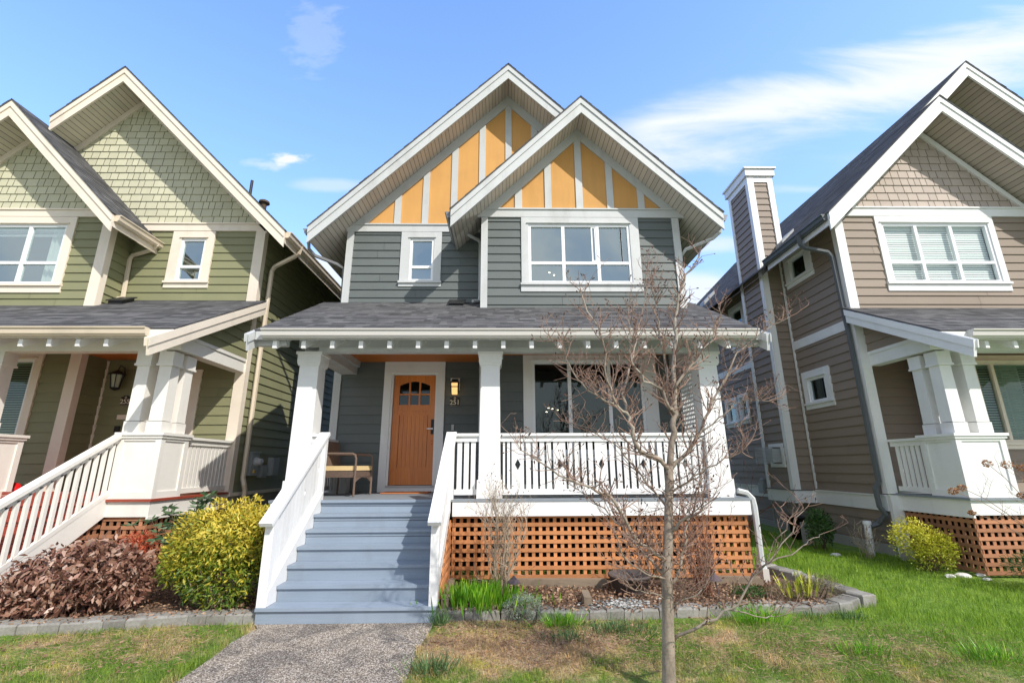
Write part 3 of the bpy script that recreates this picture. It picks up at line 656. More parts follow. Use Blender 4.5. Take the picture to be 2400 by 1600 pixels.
# orange panelled gables with battens
def stucco_gable(fr, xa, zs, z0, bat, hw, vert, wcl=None):
    s = MB(); pl = [(1, 1, xa+zs), (-1, 1, zs-xa)]
    P = clip([(xa-hw, z0), (xa+hw, z0), (xa+hw, zs), (xa-hw, zs)], pl+([(1, 0, wcl)] if wcl else [])); s.face([fr.p(u, z, .004) for u, z in P]); s.build('gable_panel', 'stucco', gh)
    b = MB()
    for a, c_ in bat:
        Q = clip([(a, z0), (c_, z0), (c_, zs), (a, zs)], pl)
        if Q: b.prism(fr, Q, .005, .032)
    lim = wcl or xa+hw
    b.prism(fr, [(xa-hw, z0), (xa, zs), (xa, zs-vert), (xa-hw+vert, z0)], .006, .040)
    b.prism(fr, [(xa, zs), (min(xa+hw, lim), max(z0, zs-(min(xa+hw, lim)-xa))), (min(xa+hw, lim)-(vert if not wcl else 0), max(z0, zs-(min(xa+hw, lim)-xa)-(vert if wcl else 0))), (xa, zs-vert)], .006, .040)
    b.build('gable_batten', 'trim_gray', gh)
stucco_gable(F1, .094, 10.30, 6.885, [(-2.444, -2.30), (-1.833, -1.689), (-1.20, -1.055), (-.577, -.432), (.027, .172), (.63, .775), (1.24, 1.385)], 3.41, .27, 1.6)
stucco_gable(F2, 1.60, 8.905, 6.925, [(.224, .375), (.86, 1.0), (1.52, 1.665), (2.175, 2.316), (2.825, 2.968)], 1.98, .25)
gable(gh, .094, 10.59, 4.11, 4.11, 8.72, W1, 20, 'trim_gray', 'soffit_gray', cutR=1.34, gut='gutter_gray', backR=10.4, wl=-3.4)
gable(gh, 1.60, 9.19, 2.64, 2.68, 8.15, W2, 20, 'trim_gray', 'soffit_gray', gut='gutter_gray', backL=9.40, backR=10.4, wr=3.61)
s = MB()  # ceiling of the upper side soffits left of the bay
s.face([Vector((-.44, 8.8, 6.86)), Vector((-1.04, 8.19, 6.26)), Vector((-1.04, 9.4, 6.26)), Vector((-.44, 9.4, 6.86))], [(0, 0), (.8, 0), (.8, 1), (0, 1)]); s.build('soffit', 'soffit_gray', gh)
window(gh, F1, *hw_small, cas=(.20, .16, .17), sill=.10, rails=(5.875,), label=None, curtain=None, sillout=.02)
wb = window(gh, F2, *hw_big, cas=(.15, .19, .17), sill=.16, mull=(1.215, 1.93), rails=(5.705,), sub=((1.80, 1.90, 5.74, 6.52), (2.40, 2.43, 5.74, 6.52)))
wl_ = window(gh, F2, *hw_low, cas=(.17, .25, .12), sill=.12, mull=(1.24, 2.0), casing='trim_bright', glass='glass_low', depth=3.5)
sp_ = MB()
for x, z, y in ((.98, 2.95, 10.4), (1.12, 2.99, 10.9), (1.3, 3.02, 11.4), (.9, 2.82, 10.0)): sp_.lathe((x, y, z), [(0, 0), (.017, 0), (.017, .008)], 10)
sp_.build('ceiling_spot', 'spot_glow', wl_)
sp_ = MB()
for x, z in ((.84, 6.06), (1.0, 5.84), (1.1, 5.78), (.72, 5.58)): sp_.lathe((x, 9.6, z), [(0, 0), (.018, 0), (.018, .01)], 10)
sp_.build('ceiling_spot', 'spot_glow', wb)
# door
c_ = MB(); c_.fbox(F1, -2.42, -2.275, 1.245, 3.55, 0, .05); c_.fbox(F1, -1.345, -1.20, 1.245, 3.55, 0, .05); c_.fbox(F1, -2.42, -1.20, 3.55, 3.775, 0, .05)
c_.fbox(F1, -2.275, -2.235, 1.33, 3.55, -.10, .02); c_.fbox(F1, -1.385, -1.345, 1.33, 3.55, -.10, .02); c_.fbox(F1, -2.235, -1.385, 3.51, 3.55, -.10, .02); c_.fbox(F1, -2.275, -1.345, 1.25, 1.325, -.10, .06)
c_.build('door_frame', 'trim_bright', gh)
t_ = MB(); t_.fbox(F1, -2.26, -1.36, 1.326, 1.365, -.10, .075); t_.build('threshold', 'steel', gh)
dr = MB(); D0, D1 = -.09, -.045; xl, xr, zb, zt = -2.228, -1.392, 1.372, 3.505
gl, gr, gb, gt = -2.115, -1.505, 2.91, 3.30
dr.fbox(F1, xl, gl, zb, zt, D0, D1); dr.fbox(F1, gr, xr, zb, zt, D0, D1)
arc = [(gl+(gr-gl)*i/16, gt+.085*math.sin(math.pi*i/16)) for i in range(17)]
for i in range(16): dr.prism(F1, [arc[i], arc[i+1], (arc[i+1][0], zt), (arc[i][0], zt)], D0, D1)
for x in (gl+(gr-gl)/3, gl+2*(gr-gl)/3): dr.fbox(F1, x-.017, x+.017, gb, gt+.085, D0+.005, D1+.002)
dr.fbox(F1, gl, gr, 3.105, 3.135, D0+.004, D1+.003)
dr.fbox(F1, gl, gr, 2.72, gb, D0, D1); dr.fbox(F1, gl, gr, zb, 1.68, D0, D1)
n_ = 7
for i in range(n_):
    a = gl+.025+(gr-gl-.05)*i/n_; dr.fbox(F1, a+.0015, a+(gr-gl-.05)/n_-.0015, 1.70, 2.70, D0, D1-.012)
for q in ((gl, gl+.018, 1.68, 2.72), (gr-.018, gr, 1.68, 2.72), (gl+.018, gr-.018, 1.68, 1.70), (gl+.018, gr-.018, 2.70, 2.72)): dr.fbox(F1, *q, D0, D1-.005)
dr.fbox(F1, gl-.02, gr+.02, 2.755, 2.79, D1, D1+.014)
door = dr.build('door', 'door_fir', gh)
q = MB(); q.face([F1.p(gl, gb, -.07), F1.p(gr, gb, -.07), F1.p(gr, gt+.09, -.07), F1.p(gl, gt+.09, -.07)]); q.build('door_glass', 'glass_tinted', door)
q = MB(); q.fbox(F1, -2.3, -1.3, 1.3, 3.6, -.9, -.85); q.build('hallway', 'interior', door)
q = MB(); q.fbox(F1, -1.455, -1.40, 2.33, 2.62, D1, D1+.025); hdl = q.build('door_lock', 'black_metal', door)
q = MB(); q.fbox(F1, -1.53, -1.42, 2.425, 2.447, D1+.03, D1+.045); q.fbox(F1, -1.44, -1.415, 2.42, 2.452, D1+.0, D1+.04); q.build('door_handle', 'vinyl', door)
q = MB(); q.lathe(F1.p(-1.43, 2.20, D1), [(.0, .008), (.012, .008), (.012, 0)], 10, (0, -1, 0)); q.lathe(F1.p(-1.43, 2.14, D1), [(.0, .008), (.012, .008), (.012, 0)], 10, (0, -1, 0)); q.build('keyhole', 'toy_red', door)
# wall lamp, number plaque, doorbell
lx = -.99
q = MB(); q.fbox(F1, lx-.095, lx+.095, 3.19, 3.44, .02, .035); lamp = q.build('wall_lamp', 'trim_white', gh)
q = MB(); q.fbox(F1, lx-.06, lx+.06, 3.36, 3.40, .035, .16); q.taper(lx, W1-.11, .088, .055, 3.325, 3.37)
for a, b in ((-.07, -.07), (.07, -.07), (-.07, .07), (.07, .07)): q.box(lx+a-.007, lx+a+.007, W1-.11+b-.007, W1-.11+b+.007, 3.13, 3.33)
q.box(lx-.08, lx+.08, W1-.19, W1-.03, 3.235, 3.25); q.build('lamp_cage', 'black_metal', lamp)
q = MB(); q.taper(lx, W1-.11, .05, .062, 3.10, 3.32); q.build('lamp_glass', 'lamp_glow', lamp)
def plaque(fr, u, z, s, parent, sc_=1.):
    q = MB(); a = .095*sc_; h_ = .105*sc_; P = [(u-a, z-h_), (u+a, z-h_), (u+a, z+h_*.75), (u+a*.6, z+h_*.75), (u+a*.45, z+h_), (u-a*.45, z+h_), (u-a*.6, z+h_*.75), (u-a, z+h_*.75)]
    q.prism(fr, P, .02, .032); P2 = q.build('house_number', 'plaque', parent)
    q = MB(); t = .006
    for A_ in ((u-a+.008, u+a-.008, z-h_+.008, z-h_+.011),): q.fbox(fr, *A_, .032, .034)
    q.lathe(fr.p(u, z+h_*.62, .032), [(.012, .0), (.020, .0), (.020, .003), (.012, .003)], 12, fr.N); q.build('plaque_border', 'plaque_text', P2)
    text_obj('number', s, .135*sc_, fr, u, z-.026*sc_, .036, 'plaque_text', P2)
plaque(F1, -.99, 2.97, '251', gh)
q = MB(); q.fbox(F1, -1.045, -.995, 2.40, 2.51, .02, .04); q.build('doorbell', 'steel', gh)
# porch: deck, fascia, lattice
q = MB(); q.box(-3.48, 3.72, 7.33, 9.4, 1.205, 1.24); q.build('deck', 'deck_gray', gh)
q = MB(); q.fbox(front(7.37), -.77, 3.69, 1.0, 1.204, 0, .03); q.fbox(front(7.37), -3.45, -2.82, 1.0, 1.204, 0, .03); q.fbox(left(-3.44), 7.37, 9.4, 1.0, 1.204, 0, .03); q.fbox(right(3.66), 7.37, 8.8, 1.0, 1.204, 0, .03); q.build('deck_fascia', 'trim_white', gh)
lattice(gh, front(7.44), -.77, 3.66, .13, .998, 'lattice_orange'); lattice(gh, right(3.63), 7.46, 8.8, .13, .998, 'lattice_orange'); lattice(gh, left(-3.42), 7.46, 9.4, .13, .998, 'lattice_orange')
lattice(gh, right(-.80), 6.2, 7.40, .02, .95, 'lattice_orange', planes=[(-.755, 1, -.755*6.0+.03)])
q = MB(); q.box(-3.3, 3.5, 8.1, 8.14, 0, 1.2); q.build('underdeck_shade', 'dark_void', gh)  # near-black sheet stands in for the shade behind the lattice
# stairs
def stairs(parent, x0, x1, yf, run, rise, n, xo0, xo1, mt, board=True):
    for i in range(n):
        y = yf+run*i; z = rise*(i+1); a, b = (xo0, xo1) if i == 0 else (x0, x1)
        q = MB()
        if i < n-1:
            y1 = y+run+.02; q.box(a, b, y-.028, y+run/2-.003, z-.035, z); q.box(a, b, y+run/2+.003, y1, z-.035, z); q.build('tread', mt, parent)
        q = MB()
        if i < 4: q.box(a+.003, b-.003, y, y+.02, z-rise+.001, z-.036)
        else: q.box(a+.003, b-.003, y, y+.02, z-rise+.001, z-rise*.52); q.box(a+.003, b-.003, y-.002, y+.02, z-rise*.48, z-.036)
        q.build('riser', mt, parent)
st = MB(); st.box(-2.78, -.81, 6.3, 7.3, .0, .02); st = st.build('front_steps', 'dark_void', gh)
stairs(st, -2.70, -.865, 5.945, .232, .1775, 7, -2.815, -.775, 'step_blue')
q = MB(); q.box(-2.72, -.85, 7.30, 7.36, 1.205, 1.2425); q.build('tread', 'step_blue', st)
def stair_rail(x, inner, parent):
    """closed picket panel between a stringer and a broad sloping cap"""
    fr = right(x); sl = .728; yA, zA = 5.86, 1.09; yB = 7.40; cap = lambda y: zA+(y-yA)*sl
    q = MB(); q.prism(fr, [(5.94, .181), (6.18, .181), (7.36, 1.09), (7.36, 1.35), (5.94, .32)], -.02 if inner > 0 else -.048, .062 if inner > 0 else .02)
    q.prism(fr, [(5.99, .335), (7.36, 1.36), (7.36, 1.44), (5.99, .415)], -.035, .035); R = q.build('stair_railing', 'trim_white', parent)
    q = MB(); q.box(x-.05, x+.05, 5.935, 6.03, .179, cap(5.98)-.03); q.build('newel_post', 'trim_white', R)
    q = MB(); q.box(x-.05, x+.05, 7.33, 7.42, 1.24, 2.16); q.build('newel_post', 'trim_white', R)
    q = MB(); a = Vector((x, yA-.03, cap(yA-.03)-.0)); b = Vector((x, yB, cap(yB))); q.bar(a, b, .155, .05); q.bar(a+Vector((0, .1, -.05)), b+Vector((0, 0, -.055)), .06, .05); q.build('hand_rail', 'trim_white', R)
    y = 6.04; dia = (6.12, 6.80, 7.28); 
    while y < 7.31:
        e = min(y+.098, 7.33); d = [k for k in dia if y-.01 < k < e+.01]
        q = MB()
        lo = lambda v: .40+(v-5.99)*.748; hi = lambda v: cap(v)-.05
        if d and e-y > .06:
            m = (y+e)/2; zc = (lo(m)+hi(m))/2; hz, hy = .055, .024
            q.prism(fr, [(y, lo(y)), (e, lo(e)), (e, zc), (m+hy, zc), (m, zc-hz), (m-hy, zc), (y, zc)], -.012, .012); q.prism(fr, [(y, zc), (m-hy, zc), (m, zc+hz), (m+hy, zc), (e, zc), (e, hi(e)), (y, hi(y))], -.012, .012)
        else: q.prism(fr, [(y, lo(y)), (e, lo(e)), (e, hi(e)), (y, hi(y))], -.010, .010)
        q.build('baluster', 'trim_white', R); y = e+.007
stair_rail(-2.765, 1, gh); stair_rail(-.815, -1, gh)
# front rails with diamond boards
def railing(parent, fr, u0, u1, mat, zb=1.275, zt=2.17, spec=None, pick=.073, gap=.034, capw=.13):
    q = MB(); q.fbox(fr, u0, u1, zt-.0, zt+.042, -capw/2, capw/2); q.fbox(fr, u0, u1, zt-.085, zt+.0, -.025, .03); R = q.build('railing', mat, parent); MB().fbox(fr, u0, u1, zb+.02, zb+.10, -.02, .03).build('bottom_rail', mat, R)
    segs = spec if spec else None
    if not segs:
        segs = []; u = u0+gap
        while u+pick < u1+.01: segs.append((u, u+pick, 0)); u += pick+gap
    for a, b, dm in segs:
        k = MB(); zl, zh = zb+.10, zt-.085
        if dm:
            m = (a+b)/2; zc = (zl+zh)/2+.01; hz, hx = .085, .045
            k.prism(fr, [(a, zl), (b, zl), (b, zc), (m+hx, zc), (m, zc-hz), (m-hx, zc), (a, zc)], -.009, .009); k.prism(fr, [(a, zc), (m-hx, zc), (m, zc+hz), (m+hx, zc), (b, zc), (b, zh), (a, zh)], -.009, .009)
        else: k.fbox(fr, a, b, zl, zh, -.009, .009)
        k.build('baluster', mat, R)
    return R
RF = front(7.50); segs = []; u = -.024
for dcx in (.209, .861, 1.512, 2.167, 2.819):
    if dcx > .3:
        k = dcx-.652+.095+.034
        for i in range(4): segs.append((k, k+.073, 0)); k += .107
    segs.append((dcx-.095, dcx+.095, 1))
segs = [(-.02, .012, 0), (.045, .09, 0)]+segs+[(2.948, 3.02, 0), (3.05, 3.12, 0)]
railing(gh, RF, -.07, 3.15, 'trim_white', spec=segs)
railing(gh, RF, -.765, -.38, 'trim_white'); railing(gh, RF, -3.0, -2.80, 'trim_white'); railing(gh, right(-3.30), 7.62, 9.38, 'trim_white'); railing(gh, left(3.34), 7.62, 8.78, 'trim_white')
for cx in (-3.14, -.225, 3.315):
    q = MB(); q.taper(cx, 7.58, .168, .150, 1.50, 3.345); col = q.build('porch_column', 'trim_white', gh)
    q = MB(); q.taper(cx, 7.58, .195, .19, 1.245, 1.515); q.build('column_base', 'trim_white', col)
    q = MB(); q.taper(cx, 7.58, .185, .185, 3.345, 3.50); q.taper(cx, 7.58, .168, .185, 3.29, 3.344); q.taper(cx, 7.58, .205, .205, 3.47, 3.515); q.build('capital', 'trim_white', col)
# beams, ceiling
q = MB(); q.fbox(front(7.42), -3.34, 3.53, 3.595, 3.80, -.16, -.01); q.fbox(front(7.42), -3.0, 3.53, 3.515, 3.594, -.16, .012); q.box(-3.31, -2.98, 7.6, 9.38, 3.515, 3.80); q.box(-2.979, -2.93, 7.6, 9.37, 3.66, 3.80); q.box(3.18, 3.5, 7.6, 8.78, 3.515, 3.80); q.build('porch_beam', 'trim_gray', gh)
q = MB(); q.box(-2.95, 3.2, 7.58, 9.4, 3.778, 3.80); q.build('porch_ceiling', 'cedar_ceiling', gh)
lattice(gh, left(3.36), 7.75, 8.78, 2.25, 3.50, 'trim_white', .075, .075, .036, .036, name='privacy_lattice')
def porch_roof(parent, x0, x1, ye, ze, yw, sl, trim, soff, gut, gx, tails, bargeL=None, bargeR=None, tail_y=6.94, ywr=None):
    r = MB(); up = (0, 1, sl); L_ = (yw-ye)*math.hypot(1, sl); roof_slope(r, (x0, ye, ze), (x1, ye, ze), up, L_); r.build('porch_roof', 'roof_shingle', parent)
    s = MB(); s.face([Vector(q) for q in ((x0+.02, ye+.03, ze-.06), (x1-.02, ye+.03, ze-.06), (x1-.02, 7.5, ze-.06+(7.5-ye-.03)*sl), (x0+.02, 7.5, ze-.06+(7.5-ye-.03)*sl))]); 
    s.face([Vector(q) for q in ((x0+.02, 7.5, ze-.06+(7.5-ye-.03)*sl), (x0+.5, 7.5, ze-.06+(7.5-ye-.03)*sl), (x0+.5, yw, ze-.06+(yw-ye-.03)*sl), (x0+.02, yw, ze-.06+(yw-ye-.03)*sl))])
    s.face([Vector(q) for q in ((x1-.5, 7.5, ze-.06+(7.5-ye-.03)*sl), (x1-.02, 7.5, ze-.06+(7.5-ye-.03)*sl), (x1-.02, yw, ze-.06+(yw-ye-.03)*sl), (x1-.5, yw, ze-.06+(yw-ye-.03)*sl))])
    s.box(x0+.02, x1-.02, ye+.01, ye+.035, ze-.15, ze-.02); s.build('porch_soffit', soff, parent)
    if gut: gutter(parent, gx[0], gx[1], ye+.01, ze-.005, gut, -1, 'X')
    for x in tails:
        t = MB(); a = ze-.165; t.prism(right(x), [(tail_y, a+(tail_y-ye-.03)*sl-.005), (tail_y, a+(tail_y-ye-.03)*sl-.115), (tail_y+.03, a+(tail_y-ye-.03)*sl-.12), (7.5, a+(7.5-ye-.03)*sl-.12), (7.5, a+(7.5-ye-.03)*sl-.005)], -.032, .032); t.build('rafter_tail', 'trim_bright' if trim != 'trim_gray' else 'trim_white', parent)
    for bx in (bargeL, bargeR):
        if bx:
            x, yt, yq = bx; top = lambda y: ze+(y-ye)*sl-.035
            b = MB(); b.prism(right(x), [(yt, top(yt)), (yt+.05, top(yt+.05)-.27), (yq, top(yq)-.27), (yq, top(yq))], -.022, .022); b.prism(right(x), [(yt-.02, top(yt)), (yt, top(yt)-.12), (yq, top(yq)-.12), (yq, top(yq))], -.040, -.0225) if x < 5.5 and x < -4 or x < 0 else b.prism(right(x), [(yt-.02, top(yt)), (yt, top(yt)-.12), (yq, top(yq)-.12), (yq, top(yq))], -.040, -.0225)
            b.prism(right(x), [(yt-.02, top(yt)), (yt, top(yt)-.12), (yq, top(yq)-.12), (yq, top(yq))], .0225, .040); b.build('barge_board', trim, parent)
tl = [-3.49+.4345*i for i in range(17)]
porch_roof(gh, -3.80, 3.99, 6.90, 3.735, 9.4, .535, 'trim_gray', 'trim_gray', 'vinyl_tan', (-3.66, 3.90), [t for t in tl if t < 3.8], (-3.83, 6.78, 9.38), (4.01, 6.78, 8.78))
q = MB(); q.box(-3.88, -3.35, 7.02, 7.12, 3.52, 3.63); q.box(3.5, 4.0, 7.02, 7.12, 3.52, 3.63); q.build('outrigger', 'trim_gray', gh)
def roof_vent(parent, x, y, z, sl=.535):
    q = MB(); q.hexa([Vector((x+a*.14, y+b*.14, z+b*.14*sl+h)) for h, in ((.0,), (.06,)) for a, b in ((-1, -1), (1, -1), (1, 1), (-1, 1))]); q.hexa([Vector((x+a*.17, y+b*.17, z+b*.17*sl+h)) for h in (.06, .085) for a, b in ((-1, -1), (1, -1), (1, 1), (-1, 1))]); q.build('roof_vent', 'black_metal', parent)
roof_vent(gh, -.98, 9.12, 4.92)
q = MB(); q.lathe(Vector((-3.62, 6.99, 3.79)), [(.001, .0), (.001, .0)], 4)
downspout(gh, [(-1.0, 8.9, 6.66), (-.99, 9.0, 6.58), (-.80, 9.15, 6.53), (-.56, 9.30, 6.47), (-.52, 9.33, 6.40), (-.51, 9.33, 5.2), (-.53, 9.30, 5.07), (-.66, 9.2, 5.03)], 'trim_gray')
downspout(gh, [(-4.05, 8.9, 6.22), (-4.05, 8.95, 6.08), (-3.98, 9.1, 6.0), (-3.6, 9.36, 5.92), (-3.47, 9.45, 5.85), (-3.46, 9.5, 5.0)], 'gutter_gray')
downspout(gh, [(4.31, 8.35, 6.37), (4.30, 8.40, 6.20), (4.2, 8.5, 6.12), (3.75, 8.8, 6.02), (3.67, 8.9, 5.9), (3.67, 8.9, 5.2)], 'trim_gray')
downspout(gh, [(3.53, 7.36, 1.34), (3.66, 7.36, 1.31), (3.74, 7.36, 1.22), (3.755, 7.36, 1.1), (3.755, 7.36, .35), (3.765, 7.33, .25), (3.76, 7.31, .13)], 'trim_gray', .062)
q = MB(); q.box(3.71, 3.80, 7.27, 7.36, .10, .27); q.build('pipe_boot', 'gutter_tan', gh)

# ================================================================ shared porch of the neighbours
def side_porch(parent, xo, s, yw, wallmat, trim, deckmat, gut, stairs_rail=False, zd=1.245, xfar=5.2, uc=(.20, .55), pw=.66):
    X = lambda u: xo+s*u
    def bx(q, u0, u1, *a): q.box(min(X(u0), X(u1)), max(X(u0), X(u1)), *a); return q
    side = right(xo) if s < 0 else left(xo)  # outward frame
    q = MB(); bx(q, -.03, xfar, 7.36, 9.4, zd-.035, zd); q.build('deck', deckmat, parent)
    q = MB(); q.fbox(side, 7.431, yw, zd-.25, zd-.036, -.03, 0); bx(q, 0, .68 if stairs_rail else xfar, 7.40, 7.43, zd-.25, zd-.037)
    q.fbox(side, 7.39, yw, zd-.29, zd-.251, -.02, .012); q.build('deck_fascia', trim, parent)
    lattice(parent, side, 7.44, yw, .12, zd-.255, 'lattice_brown', d=-.06); lattice(parent, front(7.46), min(X(.03), X(.68 if stairs_rail else xfar)), max(X(.03), X(.68 if stairs_rail else xfar)), .12, zd-.255, 'lattice_brown', d=0)
    q = MB(); bx(q, .5, xfar, 8.0, 8.04, 0, zd-.04); bx(q, .5, .54, 8.04, 9.3, 0, zd-.04); q.build('underdeck_shade', 'dark_void', parent)  # near-black sheets, shade under the deck put into the colour
    # panelled pedestal with three columns
    def pedestal(u0, u1, y0, y1, cols):
        q = MB(); bx(q, u0+.02, u1-.02, y0+.02, y1-.02, zd+.001, zd+.93)
        for a, b in ((u0, u0+.09), (u1-.09, u1)): bx(q, a, b, y0, y0+.0199, zd+.002, zd+.93)
        bx(q, u0+.091, u1-.091, y0+.001, y0+.0199, zd+.002, zd+.10); bx(q, u0+.091, u1-.091, y0+.001, y0+.0199, zd+.85, zd+.93)
        sf = right(X(u0)) if s < 0 else left(X(u0))
        for a, b in ((y0+.021, y0+.09), (y1-.09, y1)): q.fbox(sf, a, b, zd+.002, zd+.93, -.0199, 0)
        q.fbox(sf, y0+.091, y1-.091, zd+.002, zd+.10, -.0199, -.001); q.fbox(sf, y0+.091, y1-.091, zd+.85, zd+.93, -.0199, -.001)
        P = q.build('pedestal', trim, parent)
        q = MB(); bx(q, u0-.04, u1+.04, y0-.04, y1+.04, zd+.931, zd+.975); bx(q, u0-.02, u1+.02, y0-.02, y1+.02, zd+.89, zd+.9305); q.build('pedestal_cap', trim, P)
        for cu, cy in cols:
            k = MB(); k.taper(X(cu), cy, .105, .098, zd+1.16, 3.31); col = k.build('porch_column', trim, parent)
            k = MB(); k.taper(X(cu), cy, .118, .118, zd+.976, zd+1.15); k.build('column_base', trim, col)
            k = MB(); k.taper(X(cu), cy, .118, .118, 3.335, 3.534); k.taper(X(cu), cy, .130, .130, 3.30, 3.334); k.build('capital', trim, col)
    pedestal(0, pw, 7.40, 8.04, [(uc[0], 7.565), (uc[1], 7.565), (uc[0], 7.90)])
    if stairs_rail: pedestal(2.70, 3.36, 7.40, 8.04, [(2.90, 7.565), (3.25, 7.565)])
    railing(parent, (right(X(.07)) if s < 0 else left(X(.07))), 8.03, yw-.05, trim, zb=zd+.02, zt=zd+.90)
    q = MB(); bx(q, 0, .22, 7.45, yw, 3.56, 3.83); q.fbox(side, 7.45, yw, 3.77, 3.83, 0, .02); bx(q, .221, xfar, 7.44, 7.62, 3.535, 3.86); q.build('porch_beam', trim, parent)
    q = MB(); bx(q, .2, xfar, 7.6, 9.4, 3.82, 3.835); q.build('porch_ceiling', 'cedar_ceiling', parent)
    q = MB(); siding(q, side, 7.4, yw, 3.831, 5.0, zref=1.245, planes=[(-.535, 1, 3.735-.535*6.9-.06)], joints=False); q.build('gable_wall', wallmat, parent)
    return X

# ================================================================ GREEN HOUSE (left)
G = thing('green_house', 'green clapboard house on the left with cream trim and pale green shingled gables', 'house', (-8, 9, 0))
gx = -5.25; sw_ = (-7.0, -6.465, 5.53, 6.52); bw = (-11.2, -8.905, 5.22, 6.515); lw_ = (-11.0, -8.845, 2.0, 3.70); gd = (-7.15, -6.28, 1.33, 3.45)
w = MB()
siding(w, F1, -8.03, gx, 4.6, 6.72, holes=[sw_], zref=5.283-.183); siding(w, F2, -12.2, -8.03, 4.5, 6.72, holes=[bw], zref=4.92)
siding(w, F1, -8.03, gx, 1.245, 3.85, holes=[gd], zref=1.245); siding(w, F2, -12.2, -8.03, 1.245, 3.85, holes=[lw_], zref=1.245)
siding(w, right(-8.03), 8.8, 9.4, 1.245, 6.72, zref=1.245, joints=False); siding(w, right(gx), 9.4, 20, 1.245, 6.9, zref=1.245)
backing(w, F1, -8.03, gx, .2, 6.9, holes=[sw_, gd]); backing(w, F2, -12.2, -8.03, .2, 6.9, holes=[bw, lw_]); backing(w, right(gx), 9.4, 20, .2, 6.9)
w.build('wall', 'siding_green', G)
q = MB(); q.fbox(right(gx), 9.42, 20, .1, 1.18, -.02, .0); q.build('foundation', 'concrete', G)
MB().fbox(right(gx), 9.40, 20, 1.18, 1.245, 0, .05).build('skirt_board', 'trim_cream', G)
MB().fbox(F1, gx-.17, gx, 1.245, 6.72, 0, .045).fbox(right(gx), 9.355, 9.5, 1.246, 6.72, .0, .034).build('corner_board', 'trim_cream', G)
MB().fbox(F2, -8.20, -8.03, 1.245, 6.72, 0, .045).fbox(right(-8.03), 8.755, 8.9, 1.245, 6.72, .0, .034).build('corner_board', 'trim_cream', G)
MB().fbox(F1, -8.03, -7.98, 1.245, 3.8, 0, .03).build('corner_board', 'trim_cream', G)
q = MB(); shingles(q, F1, -11.7, gx-.0, 6.887, 10.3, planes=[(1, 1, 10.13-8.49), (-1, 1, 10.13+8.49)]); 
shingles(q, F2, -12.2, -8.03, 6.865, 8.8, planes=[(1, 1, 8.75-10.05), (-1, 1, 8.75+10.05)]); q.build('gable_wall', 'shingle_green', G)
q = MB(); backing(q, F1, -12.2, gx, 6.88, 10.3, planes=[(1, 1, 10.13-8.49), (-1, 1, 10.13+8.49)], d=.001); backing(q, F2, -12.2, -8.03, 6.86, 8.8, planes=[(1, 1, 8.75-10.05), (-1, 1, 8.75+10.05)], d=.001); q.build('gap_shade_backing', 'gap_shade_backing', G)  # dark sheet behind the shingles, gap shadow put into its colour
frieze(G, F1, -8.0, gx+.06, 6.70, 6.887, 'trim_cream'); frieze(G, F2, -12.3, -7.97, 6.69, 6.865, 'trim_cream')
q = MB()
for xa, zs, hw, fr in ((-8.49, 10.12, 3.3, F1), (-10.05, 8.71, 2.1, F2)):
    q.prism(fr, [(xa-hw, zs-hw), (xa, zs), (xa, zs-.17), (xa-hw, zs-hw-.17)], .006, .05); q.prism(fr, [(xa, zs), (xa+hw, zs-hw), (xa+hw, zs-hw-.17), (xa, zs-.17)], .006, .05)
q.build('rake_trim', 'trim_cream', G)
gable(G, -8.49, 10.41, 4.02, 4.01, 8.72, W1, 20, 'trim_cream', 'soffit_green', cutL=1.33, gut='gutter_green', backL=10.4, wr=gx)
gable(G, -10.05, 9.00, 2.6, 2.56, 8.15, W2, 20, 'trim_cream', 'soffit_green', gut='gutter_green', backL=10.4, backR=9.4)
q = MB(); q.face([Vector((-8.03, 8.8, 6.69)), Vector((-7.49, 8.19, 6.15)), Vector((-7.49, 9.4, 6.15)), Vector((-8.03, 9.4, 6.69))], [(0, 0), (.8, 0), (.8, 1), (0, 1)]); q.build('soffit', 'soffit_green', G)
window(G, F1, *sw_, cas=(.2, .17, .17), sill=.13, rails=(5.87,), casing='trim_cream')
window(G, F2, *bw, cas=(.16, .16, .17), sill=.16, mull=(-10.45, -9.65), rails=(5.68,), casing='trim_cream', blind=('blind_white', 6.28, .035, .02), curtain=((-9.35, -8.95), (-11.1, -10.7)))
window(G, F2, *lw_, cas=(.14, .14, .14), sill=.12, mull=(-9.6,), casing='trim_cream', glass='glass_low', blind=('blind_dark', 2.05, .045, .025))
q = MB(); q.fbox(F1, -7.32, -7.15, 1.245, 3.62, 0, .045); q.fbox(F1, -6.28, -6.08, 1.245, 3.62, 0, .045); q.fbox(F1, -7.15, -6.28, 3.45, 3.62, 0, .045); q.build('door_frame', 'trim_cream', G)
q = MB(); q.fbox(F1, -7.15, -6.28, 1.26, 3.45, -.1, -.05)
for z0_, z1_ in ((1.4, 2.2), (2.3, 3.3)): q.fbox(F1, -7.02, -6.75, z0_, z1_, -.05, -.04); q.fbox(F1, -6.68, -6.41, z0_, z1_, -.05, -.04)
q.build('door', 'door_red', G)
side_porch(G, gx, -1, 9.4, 'siding_green', 'porch_cream', 'deck_red', 'gutter_green', True, 1.265, 6.8)
porch_roof(G, -13, -5.01, 6.90, 3.765, 9.4, .535, 'trim_cream', 'porch_cream', 'gutter_green', (-13, -5.38), [-10.7+.425*i for i in range(12)], None, (-5.03, 6.45, 9.4))
roof_vent(G, -7.78, 9.1, 4.96)
downspout(G, [(-7.43, 9.25, 6.42), (-7.44, 9.27, 6.30), (-7.52, 9.3, 6.22), (-7.95, 9.33, 6.10), (-8.0, 9.34, 6.02), (-7.97, 9.34, 5.16), (-8.0, 9.28, 5.10), (-8.40, 9.0, 4.98)], 'gutter_green', .065)
